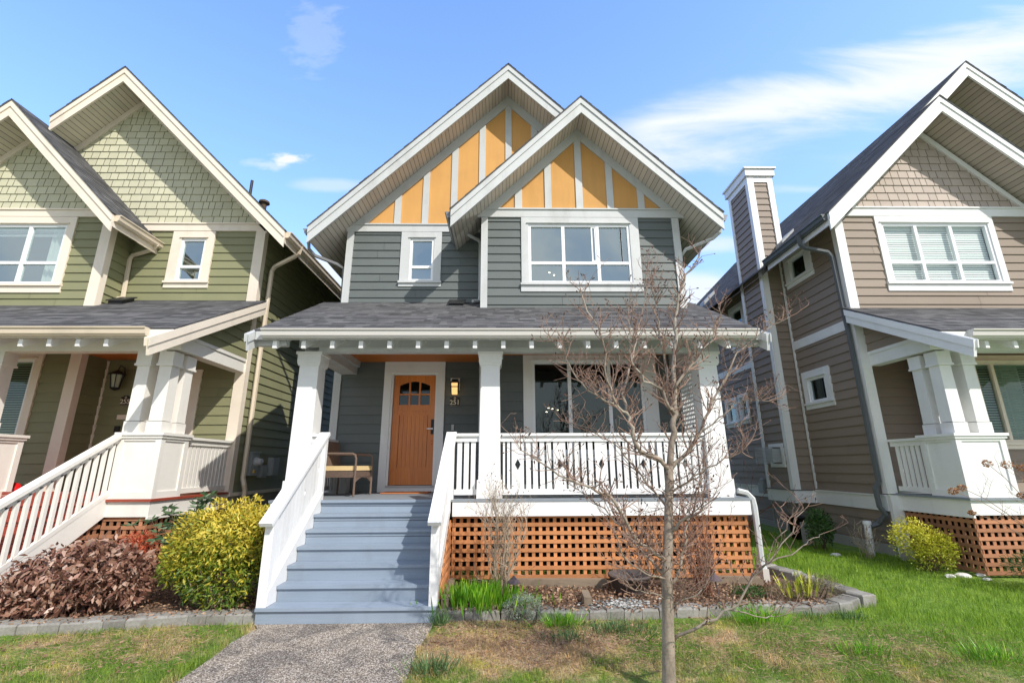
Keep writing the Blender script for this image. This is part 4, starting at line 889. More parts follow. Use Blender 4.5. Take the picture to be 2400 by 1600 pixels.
downspout(G, [(-4.40, 9.35, 6.33), (-4.45, 9.38, 6.18), (-4.55, 9.42, 6.13), (-5.05, 9.62, 5.98), (-5.13, 9.66, 5.88), (-5.15, 9.68, 4.1), (-5.15, 9.68, 1.5), (-5.10, 9.66, 1.38), (-5.09, 9.7, 1.28), (-5.10, 9.72, .25)], 'gutter_green', .07)
q = MB(); q.tube([(-6.62, 10.9, 8.5), (-6.62, 10.9, 8.98)], .035, 10); q.build('vent_pipe', 'black_metal', G)
q = MB(); q.lathe((-6.05, 10.6, 7.93), [(.06, 0), (.07, .2), (.13, .2), (.12, .25), (.02, .31), (0, .31)], 14); q.build('roof_vent', 'branch_brown', G)
# meters on the side wall
SW = right(gx)
q = MB(); q.fbox(SW, 9.88, 10.18, 1.55, 2.0, .02, .12); q.fbox(SW, 9.86, 10.2, 2.0, 2.02, .02, .15); em = q.build('electric_meter', 'meter_gray', G)
q = MB(); q.lathe(SW.p(10.04, 1.82, .12), [(.09, 0), (.09, .04), (.07, .07), (.065, .13), (0, .15)], 16, (1, 0, 0)); q.build('meter_dial', 'steel', em)
q = MB(); q.fbox(SW, 9.99, 10.03, 1.60, 1.66, .12, .14); q.build('meter_tag', 'bucket_yellow', em)
q = MB(); q.fbox(SW, 10.36, 10.62, 1.50, 1.76, .02, .10); q.fbox(SW, 10.38, 10.60, 1.53, 1.73, .10, .115); q.build('junction_box', 'meter_gray', G)
q = MB(); q.fbox(SW, 10.76, 11.1, 1.53, 1.92, .02, .12); q.fbox(SW, 10.79, 11.07, 1.56, 1.89, .12, .135); q.build('junction_box', 'meter_gray', G)
# lantern, number, sign by the door
q = MB(); cx, cy = -7.62, W1-.2; q.lathe((cx, cy, 3.50), [(.0, .08), (.03, .07), (.14, 0), (.145, -.015), (.10, -.02)], 12)
for k in range(6): a = k*math.pi/3; q.tube([(cx+.11*math.cos(a), cy+.11*math.sin(a), 3.49), (cx+.075*math.cos(a), cy+.075*math.sin(a), 3.22)], .008, 5)
q.lathe((cx, cy, 3.20), [(.0, -.03), (.05, -.01), (.08, .01), (.08, .03)], 12); q.tube([(cx, cy+.2, 3.45), (cx+.02, cy+.12, 3.64), (cx, cy+.03, 3.68), (cx, cy, 3.58)], .010, 6); lan = q.build('wall_lantern', 'black_metal', G)
q = MB(); q.lathe((cx, cy, 3.23), [(.06, 0), (.095, .25)], 12); q.build('lamp_glass', 'lamp_glass_green', lan)
plaque(F1, -7.50, 3.00, '255', G, .95)
q = MB(); q.fbox(F1, -7.60, -7.42, 2.63, 2.72, .02, .03); q.build('name_plate', 'trim_cream', G)
q = MB(); q.fbox(F1, -7.60, -7.50, 2.38, 2.50, .02, .04); q.build('doorbell', 'black_metal', G)
# stairs of the green house
gs = MB(); gs.box(-7.35, -5.95, 5.9, 7.35, 0, .02); gs = gs.build('front_steps', 'dark_void', G)
stairs(gs, -7.35, -5.93, 5.2, .30, .1775, 8, -7.35, -5.93, 'deck_red')
q = MB(); fs = right(-5.90); q.prism(fs, [(5.15, -.10), (5.15, .02), (7.42, 1.32), (7.42, 1.03), (5.75, .02)], -.02, .02); q.build('stair_stringer', 'porch_cream', gs)
lattice(gs, right(-5.95), 5.3, 7.42, .02, 1.05, 'lattice_brown', planes=[(-.60, 1, -.60*5.72)])
q = MB(); sl_ = .577
q.bar((-5.90, 5.0, 2.20-(7.42-5.0)*sl_), (-5.90, 7.44, 2.215), .12, .05); q.bar((-5.90, 5.0, 2.14-(7.42-5.0)*sl_), (-5.90, 7.44, 2.155), .04, .07); q.bar((-5.90, 5.0, 1.36-(7.42-5.0)*sl_), (-5.90, 7.42, 1.36), .05, .06); sr = q.build('stair_railing', 'porch_cream', gs)
y = 5.05
while y < 7.36:
    o_ = -(7.42-y)*sl_; q = MB(); q.box(-5.92, -5.88, y, y+.045, 1.36+o_, 2.13+o_); q.build('baluster', 'porch_cream', sr); y += .125
q = MB(); q.box(-5.96, -5.86, 7.40, 7.42, 1.27, 2.2)

# ================================================================ TAUPE HOUSE (right)
T = thing('taupe_house', 'taupe clapboard house on the right with white trim, shingled gable and boxed chimney', 'house', (9.2, 9, 0))
tx = 6.96; tw = (7.93, 10.21, 5.30, 6.625); tl_ = (9.12, 11.4, 2.1, 3.635)
w = MB()
siding(w, F2, tx, 11.5, 4.5, 6.80, holes=[tw], zref=5.012-.183)
w2 = siding(w, F2, 8.42, 11.5, 1.22, 3.84, holes=[tl_], zref=1.22)
siding(w, F1, tx, 8.42, 1.22, 3.84, zref=1.22, joints=False); siding(w, right(tx+.17), 8.8, 9.4, 1.22, 3.84, zref=1.22, joints=False)
sm1 = (9.83, 10.42, 5.98, 6.50); sm2 = (9.87, 10.46, 3.06, 3.60); sm3 = (13.28, 13.62, 3.0, 3.6); sm4 = (13.95, 14.45, 2.95, 3.55); sm5 = (12.9, 13.5, 5.1, 6.2)
SL = left(tx)
siding(w, SL, 8.8, 20, .32, .90, zref=.357); siding(w, SL, 8.8, 20, 1.18, 4.35, holes=[sm2, sm3, sm4], zref=1.18); siding(w, SL, 8.8, 20, 4.55, 6.85, holes=[sm1, sm5], zref=1.18)
backing(w, SL, 8.8, 20, .5, 6.9, holes=[sm1, sm2, sm3, sm4, sm5]); backing(w, F2, tx, 11.5, 3.8, 6.9, holes=[tw]); backing(w, F2, 8.42, 11.5, 1.2, 3.84, holes=[tl_])
# chimney chase
CH = left(6.48); siding(w, CH, 10.86, 11.87, 1.18, 9.13, zref=1.18, joints=False, holes=[(11.08, 11.48, 1.74, 2.12)]); siding(w, front(10.85), 6.48, 7.12, 1.18, 9.13, zref=1.18, joints=False); w.box(6.50, 7.1, 10.87, 11.85, .95, 9.12)
w.build('wall', 'siding_taupe', T)
for items in ([(F2, tx, tx+.15, 1.2, 6.80, 0, .045), (SL, 8.755, 8.88, 1.2, 6.78, 0, .036)], [(F2, 8.42, 8.52, 1.22, 3.84, 0, .045), (left(8.42), 8.755, 8.9, 1.22, 3.84, 0, .03)],
    [(front(10.85), 6.475, 6.61, 1.18, 9.13, 0, .045), (CH, 10.805, 10.93, 1.18, 9.13, 0, .036), (front(10.85), 6.611, 6.98, 8.96, 9.13, 0, .04), (front(10.85), 6.98, 7.12, 6.9, 9.13, 0, .045), (CH, 10.931, 11.769, 8.96, 9.13, 0, .035), (CH, 11.77, 11.88, 1.18, 9.13, 0, .036)], [(SL, 10.75, 10.80, 1.2, 6.8, 0, .036)]):
    q = MB()
    for it in items: q.fbox(*it)
    q.build('corner_board', 'trim_bright', T)
MB().fbox(SL, 8.88, 10.75, 4.352, 4.55, 0, .035).build('belt_board', 'trim_bright', T); MB().fbox(SL, 11.9, 20, 4.352, 4.55, 0, .035).build('belt_board', 'trim_bright', T)
q = MB(); q.fbox(SL, 8.8, 20, .90, 1.16, 0, .04); q.fbox(SL, 8.8, 20, 1.16, 1.18, 0, .06); q.box(6.44, tx-.04, 10.80, 11.90, .90, 1.16); q.build('skirt_board', 'trim_bright', T)
q = MB(); q.box(6.42, tx-.04, 10.78, 11.92, 1.161, 1.18); q.build('flashing', 'gutter_dark', T)
q = MB(); q.box(6.93, 7.13, 8.72, 8.79, .05, 1.18); q.build('corner_post', 'trim_bright', T)
q = MB(); q.fbox(SL, 8.9, 20, .05, .315, -.02, .02); q.build('foundation', 'concrete', T)
q = MB(); q.box(6.40, 7.18, 10.76, 11.96, 9.131, 9.33); q.box(6.36, 7.22, 10.72, 12.0, 9.33, 9.375); q.build('chimney_cap', 'trim_bright', T)
q = MB(); shingles(q, F2, tx, 11.5, 7.0, 9.0, planes=[(1, 1, 8.98+9.25), (-1, 1, 8.98-9.25)]); backing(q, F1, 8.5, 14.7, 6.8, 10.5, planes=[(1, 1, 10.45+10.75), (-1, 1, 10.45-10.75)]); q.build('gable_wall', 'shingle_taupe', T)
q = MB(); backing(q, F2, tx, 11.5, 6.96, 9.0, planes=[(1, 1, 8.98+9.25), (-1, 1, 8.98-9.25)], d=.001); q.build('gap_shade_backing', 'gap_shade_backing', T)  # same dark sheet, painted shade for the gaps between shingles
frieze(T, F2, 7.0-.1, 11.5, 6.79, 7.0, 'trim_bright')
q = MB(); q.prism(F2, [(9.25, 8.96), (11.4, 6.81), (11.4, 6.68), (9.25, 8.79)], .006, .05); q.prism(F2, [(7.1, 6.81), (9.25, 8.96), (9.25, 8.79), (7.1, 6.68)], .006, .05); q.build('rake_trim', 'trim_bright', T)
gable(T, 9.25, 9.30, 2.87, 2.87, 8.15, W2, 20, 'trim_bright', 'soffit_taupe', gut='gutter_dark', backL=10.4, backR=9.4, wl=tx, sl=.965)
gable(T, 10.75, 10.79, 4.4, 4.2, 8.72, W1, 20, 'trim_bright', 'soffit_taupe', cutL=1.40, gut='gutter_dark', backL=10.4, sl=1.0)
q = MB(); q.face([Vector(k) for k in ((6.38, 8.19, 6.24), (tx+.05, 8.19, 6.80), (tx+.05, 20, 6.80), (6.38, 20, 6.24))], [(0, 0), (.8, 0), (.8, 1), (0, 1)]); q.build('soffit', 'soffit_taupe', T)
window(T, F2, *tw, cas=(.12, .13, .17), sill=.17, mull=(8.66, 9.41), rails=(5.745,), casing='trim_bright', glass='glass_clear', blind=('blind_white', 5.36, .052, .047), room=True)
window(T, F2, *tl_, cas=(.13, .13, .13), sill=.1, mull=(9.50,), casing='trim_cream', sash='trim_cream', glass='glass_low', blind=('blind_dark', 2.15, .05, .03), curtain=((9.6, 10.2),))
for k_, cs in ((sm1, .20), (sm2, .17), (sm3, .12), (sm4, .13), (sm5, .14)): window(T, SL, *k_, cas=(cs, cs, cs), sill=.12, casing='trim_bright', glass='glass_tinted', sw=.05, depth=.6)
CQ = left(6.48-.005)
q = MB(); q.fbox(CQ, 10.98, 11.08, 1.66, 2.2, 0, .04); q.fbox(CQ, 11.48, 11.58, 1.66, 2.2, 0, .04); q.fbox(CQ, 11.08, 11.48, 1.66, 1.74, 0, .04); q.fbox(CQ, 11.08, 11.48, 2.12, 2.2, 0, .04); vb = q.build('vent_surround', 'trim_bright', T)
q = MB(); q.fbox(CQ, 11.12, 11.42, 1.78, 2.08, .0, .22); q.build('vent_box', 'meter_gray', vb)
q = MB()
for i in range(12): z = 1.74+i*.034; q.tube([CQ.p(11.05, z, .03), CQ.p(11.05, z, .30), CQ.p(11.75, z, .30), CQ.p(11.75, z, .03)], .004, 4)
for i in range(16): y = 11.05+i*.045; q.tube([CQ.p(y, 1.74, .30), CQ.p(y, 2.12, .30)], .004, 4)
q.build('vent_guard', 'steel', vb)
side_porch(T, 7.10, 1, 8.8, 'siding_taupe', 'trim_bright', 'deck_gray', 'gutter_dark', False, 1.215, 5.0, (.19, .585), .80)
porch_roof(T, 6.81, 12.5, 6.90, 3.735, 8.85, .535, 'trim_bright', 'trim_bright', 'vinyl_tan', (7.22, 12.5), [7.53+.455*i for i in range(10)], (6.83, 6.45, 8.79), None)
downspout(T, [(6.27, 8.98, 6.45), (6.29, 8.97, 6.22), (6.36, 8.95, 6.14), (6.78, 8.90, 6.02), (6.86, 8.90, 5.9), (6.87, 8.88, 4.5), (6.87, 8.86, 4.2), (6.87, 8.85, 1.42), (6.80, 8.87, 1.28), (6.80, 8.85, .98), (6.86, 8.82, .84), (6.80, 8.95, .68), (6.66, 9.02, .62)], 'gutter_dark', .075)
q = MB(); q.tube([(6.60, 9.0, .1), (6.62, 9.0, .68)], .055, 12); q.lathe((6.62, 9.0, .66), [(.055, 0), (.068, 0), (.068, .06), (.05, .06), (.05, .0)], 14); q.build('standpipe', 'vinyl', T)
q = MB(); q.box(6.82, 7.02, 8.55, 8.62, .12, .34); q.build('splash_block', 'concrete', T)
q = MB(); q.hexa([Vector((6.9+a*.2, 14.9+b*.18, 7.1+a*.2+h)) for h in (0, .12) for a, b in ((-1, -1), (1, -1), (1, 1), (-1, 1))]); q.build('roof_vent', 'meter_gray', T)
q = MB(); q.hexa([Vector((7.1+a*.17, 10.72+b*.2, 7.18+a*.17+h)) for h in (0, .10) for a, b in ((-1, -1), (1, -1), (1, 1), (-1, 1))]); q.build('chimney_flashing', 'meter_gray', T)
# ================================================================ edging blocks
def offset_line(P, step):
    out = []; acc = 0
    for i in range(len(P)-1):
        a, b = Vector(P[i]).to_3d(), Vector(P[i+1]).to_3d(); L_ = (b-a).length; t = (b-a)/L_; s = acc
        while s < L_: out.append((a+t*s, t)); s += step
        acc = s-L_
    return out
def block(p, t, ln, dp, h, z):
    n = Vector((-t.y, t.x, 0)); q = MB(); j = lambda k=.006: rnd.uniform(-k, k); c = .018; tw = Vector((t.x, t.y, 0))
    P = []
    for zz, ins in ((z-.06, 0), (z+h-c, 0), (z+h, c)):
        for a, b in ((-.5, 0), (.5, 0), (.5, 1), (-.5, 1)):
            e = tw*(a*(ln-2*ins*.6))+n*((ins if b == 0 else dp-ins)); P.append(p+e+Vector((j(), j(), zz+j(.004))))
    r = rnd.random(); uv = [(r, 0)]*4
    for k in (0, 4):
        for a, b in ((0, 1), (1, 2), (2, 3), (3, 0)): q.face([P[k+a], P[k+b], P[k+b+4], P[k+a+4]], uv)
    q.face(P[8:12], uv); return q
ORD = 'first second third fourth fifth sixth seventh eighth ninth tenth eleventh twelfth thirteenth fourteenth fifteenth sixteenth seventeenth eighteenth nineteenth twentieth'.split()
ORD += ['twenty-'+o for o in ORD[:9]]+['thirtieth']
for line, lab, grp, hh in ((curbL[::-1], '%s edging block left of the stairs in the low grey row', 'concrete edging blocks of the left bed', .105), (curbR, '%s edging block right of the stairs in the curved grey row', 'concrete edging blocks of the right bed', .105), (curbR2, '%s weathered edging block going back from the right tip of the bed', 'edging blocks along the side lawn', .13)):
    for i, (p_, t_) in enumerate(offset_line(line, .205)):
        if line[0][0] < -1: t_ = -t_
        b = block(p_, t_, .199, .22, hh+rnd.uniform(-.006, .006), hgt(p_.x, p_.y)); o = b.build('edging_block', 'block'); tag(o, lab % ORD[i], 'edging block', grp)
for pts, lab in (([(-.74, 7.25), (-.70, 6.14)], 'weathered timber edging beside the front stairs lattice'), ([(.05, 7.18), (1.42, 7.12)], 'weathered timber edging along the foot of the orange lattice'), ([(1.02, 6.55), (1.0, 6.18)], 'short weathered timber between the leaf litter and white stones'), ([(2.9, 7.25), (3.62, 7.15)], 'pale timber edging at the right end of the orange lattice')):
    a, b = pts; q = MB(); q.bar((a[0], a[1], .13), (b[0], b[1], .13), .09, .13); tag(q.build('timber_edging', 'timber'), lab, 'timber edging')

# ================================================================ plants
def leaves(P, D, ln, wd, bend=.3, seed=0):
    """P base points, D directions: folded six-vertex leaves, two quads each"""
    g_ = np.random.default_rng(seed); n = len(P); D = D/np.linalg.norm(D, axis=1)[:, None]
    R_ = g_.normal(size=(n, 3)); S = np.cross(D, R_); S /= np.linalg.norm(S, axis=1)[:, None]; Nn = np.cross(D, S)
    ln = np.asarray(ln)*np.ones(n); wd = np.asarray(wd)*np.ones(n); l3 = ln[:, None]; w3 = wd[:, None]
    b = (np.asarray(bend)*np.ones(n))[:, None]
    m = P+D*l3*.5+Nn*l3*b*.25; t = P+D*l3*.95+Nn*l3*b
    V = np.stack([P-S*w3*.12, P+S*w3*.12, m-S*w3*.5, m+S*w3*.5, t-S*w3*.1, t+S*w3*.1], 1).reshape(-1, 3)
    i = np.arange(n)[:, None]*6; F = np.stack([i+np.array([[0, 1, 3, 2]]), i+np.array([[2, 3, 5, 4]])], 1).reshape(-1, 4)
    return V, F
def sphere_pts(g_, n, c, r, fill=.35, low=-1., lump=.22, lf=2.6):
    d = g_.normal(size=(n, 3)); d /= np.linalg.norm(d, axis=1)[:, None]; d[:, 2] = np.where(d[:, 2] < low, -d[:, 2]*.6, d[:, 2])
    k = np.array([1+lump*noise.noise(Vector(q*lf+np.array(c)))*1.6 for q in d]); s = (fill+(1-fill)*g_.random(n)**.45)*k
    return np.array(c)+d*s[:, None]*np.array(r), d, s
def bush(name, label, cat, base, lumps, mat, n, ln, wd, out=1., up=.5, bend=.3, seed=1, stems=12, fill=.35, uv_fn=None, low=-.8, stemmat='branch_brown', lump=.22, extra=None):
    t = thing(name, label, cat, base); g_ = np.random.default_rng(seed); Vs = []; Fs = []; U = []; off = 0
    tot = sum(l[2] for l in lumps)
    for c, r, wt in lumps:
        k = int(n*wt/tot); P, d, s = sphere_pts(g_, k, c, r, fill, low, lump)
        D = d*out+np.array([0, 0, up])+g_.normal(size=(k, 3))*.55
        V, F = leaves(P, D, ln*g_.uniform(.6, 1.25, k), wd*g_.uniform(.7, 1.2, k), bend*g_.uniform(-.3, 1.4, k), seed+len(Vs))
        u = np.clip(uv_fn(P, s, g_) if uv_fn else .2+.7*g_.random(k), 0, 1)
        Vs.append(V); Fs.append(F+off); off += len(V); U.append(np.repeat(u, 2))
    arrays('foliage', np.concatenate(Vs), np.concatenate(Fs), np.concatenate(U), mat, t)
    q = MB(); rr = random.Random(seed)
    for i in range(stems):
        c, r, _ = rr.choice(lumps); a = rr.uniform(0, 6.28); e = Vector((c[0]+math.cos(a)*r[0]*rr.uniform(.3, .95), c[1]+math.sin(a)*r[1]*rr.uniform(.3, .95), c[2]+r[2]*rr.uniform(-.3, .8)))
        b = Vector(base)+Vector((rr.uniform(-.1, .1), rr.uniform(-.08, .08), -.05)); m = b.lerp(e, .5)+Vector((rr.uniform(-.08, .08), rr.uniform(-.08, .08), -.06)); q.tube([b, m, e], [.011, .008, .003], 5)
    q.build('stems', stemmat, t); return t
def uv_yellow(P, s, g_): return np.clip(.12+.66*((P[:, 2]-.15)/1.1)+g_.normal(size=len(P))*.2, 0, 1)
bush('variegated_shrub', 'dense yellow and green shrub between the left stair railing and the brown bush', 'shrub', (-3.6, 6.42, .1),
     [((-3.62, 6.50, .80), (.60, .42, .44), 5), ((-3.28, 6.45, .82), (.32, .36, .46), 2.6), ((-3.95, 6.42, .60), (.30, .32, .32), 1.6), ((-3.45, 6.30, .42), (.46, .26, .34), 2)], 'leaf_yellow', 15000, .064, .0215, .8, .0, .5, 3, 34, .34, uv_yellow, -.9, 'twig_pale', .24)
bush('brown_leaf_shrub', 'low bush of curled dead brown leaves in front of the green house stairs', 'shrub', (-5.0, 6.18, .08),
     [((-5.3, 6.12, .46), (.42, .30, .36), 3), ((-4.85, 6.15, .54), (.44, .34, .36), 3), ((-4.55, 6.25, .44), (.30, .28, .32), 1.8), ((-5.6, 6.05, .32), (.26, .24, .26), 1.2), ((-5.15, 6.02, .28), (.45, .22, .22), 1.5)], 'leaf_brown', 6800, .076, .040, .7, -.5, .8, 5, 22, .40, None, -.9, lump=.3)
t = thing('rhododendron', 'dark green broad leaf shrub behind the yellow shrub', 'shrub', (-4.35, 7.0, .1)); g_ = np.random.default_rng(8); Ps = []; Ds = []
q = MB()
for i in range(46):
    c = np.array([-4.42, 6.92, .92])+g_.normal(size=3)*np.array([.26, .14, .14]); 
    if i < 12: c = np.array([-4.15, 7.0, 1.20])+g_.normal(size=3)*np.array([.10, .08, .07])
    q.tube([(-4.35, 7.0, .1), Vector(c)*.5+Vector((-4.35, 7.0, .2))*.5, Vector(c)], [.012, .008, .004], 4)
    for k in range(9): a = k*.7+g_.random(); Ps.append(c); Ds.append([math.cos(a), math.sin(a), .15+g_.normal()*.25])
V, F = leaves(np.array(Ps), np.array(Ds), .12*g_.uniform(.8, 1.2, len(Ps)), .036, -.25*np.ones(len(Ps)), 3); arrays('foliage', V, F, np.repeat(g_.random(len(Ps)), 2), 'leaf_rhodo', t); q.build('stems', 'branch_brown', t)
bush('red_nandina', 'small bright red leaved shrub between the brown bush and the lattice', 'shrub', (-4.8, 6.72, .1), [((-4.80, 6.68, .72), (.25, .2, .19), 1), ((-4.72, 6.62, .58), (.16, .14, .12), .4)], 'leaf_red', 1500, .045, .012, 1, .2, .2, 9, 9, .2)
bush('evergreen_shrub', 'round dark green shrub against the taupe house side wall', 'shrub', (6.05, 9.5, .15), [((6.05, 9.5, .55), (.25, .22, .33), 1)], 'leaf_green', 1800, .055, .025, 1, .2, .2, 12, 8)
bush('lime_shrub', 'yellow-lime shrub beside the taupe house lattice', 'shrub', (6.6, 7.85, .13), [((6.45, 7.85, .58), (.34, .26, .30), 2.4), ((6.72, 7.75, .46), (.30, .24, .28), 2), ((6.6, 7.7, .32), (.34, .22, .20), 1)], 'leaf_lime', 4200, .036, .020, 1, .3, .2, 15, 14, .3, lambda P, s, g: np.clip(.1+1.0*(P[:, 2]-.1)/.75+g.normal(size=len(P))*.18, 0, 1))
bush('low_conifer', 'low dark green conifer at the right edge of the lawn', 'shrub', (7.35, 6.85, .12), [((7.35, 6.85, .34), (.42, .3, .2), 1)], 'leaf_green', 2600, .05, .008, 1, .1, .1, 17, 6, .3)
bush('santolina', 'silvery green cushion plant spilling over the right edging blocks', 'plant', (.22, 6.02, .12), [((.22, 6.02, .16), (.24, .14, .12), 2), ((.22, 5.90, .08), (.12, .08, .10), .6)], 'leaf_silver', 2200, .022, .007, 1, .4, .1, 19, 5, .4)
bush('heather', 'low brown-green heather at the right tip of the garden bed', 'shrub', (3.95, 6.42, .1), [((3.95, 6.42, .22), (.34, .17, .16), 1.2), ((3.55, 6.42, .18), (.26, .14, .12), 1)], 'leaf_heather', 3600, .028, .006, 1, .6, .1, 21, 10, .3)
bush('groundcover_plant', 'small leafy green ground plant right of the bare red shrub', 'plant', (3.15, 6.6, .1), [((3.15, 6.6, .13), (.26, .2, .08), 1)], 'leaf_green', 900, .03, .014, .7, .7, .2, 23, 4, .3)
def clump(name, label, cat, c, rx, ry, n, h, w, mat, seed, spread=.35, bend=.35, group=None):
    g_ = np.random.default_rng(seed); P = np.array(c)+np.stack([g_.normal(size=n)*rx*.5, g_.normal(size=n)*ry*.5, np.zeros(n)], 1); d = P-np.array(c)
    D = np.stack([d[:, 0]/max(rx, .01)*spread+g_.normal(size=n)*.16, d[:, 1]/max(ry, .01)*spread+g_.normal(size=n)*.16, np.ones(n)], 1)
    V, F = leaves(P, D, h*g_.uniform(.5, 1.15, n), w, bend*g_.uniform(-.5, 1, n), seed); o = arrays(name, V, F, np.repeat(g_.random(n), 2), mat); tag(o, label, cat, group); return o
clump('bulb_leaves', 'upright bright green bulb leaves beside the bare shrub near the stairs', 'plant', (-.34, 6.38, .09), .52, .42, 620, .24, .018, 'blade_bright', 31, .2, .15)
clump('bulb_leaves', 'small patch of green bulb shoots behind the silvery cushion plant', 'plant', (.12, 6.28, .09), .35, .16, 150, .13, .014, 'blade_bright', 32, .2, .15)
clump('iris_leaves', 'upright yellow-green iris leaves at the right tip of the bed', 'plant', (3.72, 6.35, .14), .30, .12, 34, .32, .024, 'blade_yellow', 33, .5, .3)
for i, (x, y, rx, n, h, lab) in enumerate(((.63, 5.78, .22, 260, .17, 'dark green grass tuft at the edging blocks right of the silvery plant'), (1.18, 5.58, .36, 320, .13, 'wide dark grass tuft in the lawn left of the tree trunk'), (.62, 5.35, .22, 160, .12, 'small grass tuft in the straw-coloured lawn patch'),
    (2.85, 5.86, .30, 320, .20, 'tall grass tuft against the edging blocks right of the tree'), (3.95, 5.95, .16, 120, .12, 'small grass tuft below the right tip of the edging'), (3.5, 5.95, .14, 90, .10, 'thin grass tuft in front of the heather'), (3.35, 4.95, .26, 200, .11, 'dark grass tuft in the dry right lawn'),
    (-.62, 4.62, .22, 200, .16, 'grass tuft beside the path at the bottom of the view'), (-.72, 5.85, .09, 110, .20, 'narrow grass tuft at the right foot of the stairs'), (4.4, 4.75, .3, 220, .13, 'grass tuft at the lower right of the lawn'))):
    clump('grass_tuft', lab, 'grass tuft', (x, y, hgt(x, y)), rx, rx*.6, n, h, .007, 'blade_dark' if i % 3 else 'blade_bright', 50+i, .6, .5)

# bare woody plants ------------------------------------------------
def kink(p, d, ln, r0, r1, rr, seg, up=.1, jit=.22):
    pts = [p.copy()]; n = max(2, int(ln/seg)); d = d.normalized()
    for i in range(n): d = (d+Vector((rr.gauss(0, jit), rr.gauss(0, jit), rr.gauss(0, jit)+up))).normalized(); pts.append(pts[-1]+d*(ln/n))
    return pts, [r0+(r1-r0)*i/n for i in range(n+1)]
def twigs(mb, bud, p, d, ln, r, depth, rr, up=.12, budp=.7):
    pts, rad = kink(p, d, ln, r, max(r*.6, .0016), rr, .045, up, .16); mb.tube(pts, rad, 4 if r < .004 else 5, False)
    if depth > 0:
        for i in range(1, len(pts)):
            if rr.random() < .62:
                dd = (pts[i]-pts[i-1]).normalized(); s = Vector((rr.gauss(0, 1), rr.gauss(0, .8), rr.gauss(.25, .6))).normalized()
                twigs(mb, bud, pts[i], dd*.65+s*.8, ln*rr.uniform(.3, .62), rad[i]*.72, depth-1, rr, up, budp)
    elif bud is not None and rr.random() < budp:
        e = pts[-1]; dd = (pts[-1]-pts[-2]).normalized(); s = rr.uniform(.9, 1.6); bud.tube([e, e+dd*.006*s, e+dd*.013*s, e+dd*.018*s], [.0018*s, .0042*s, .0036*s, .0008], 5, False)
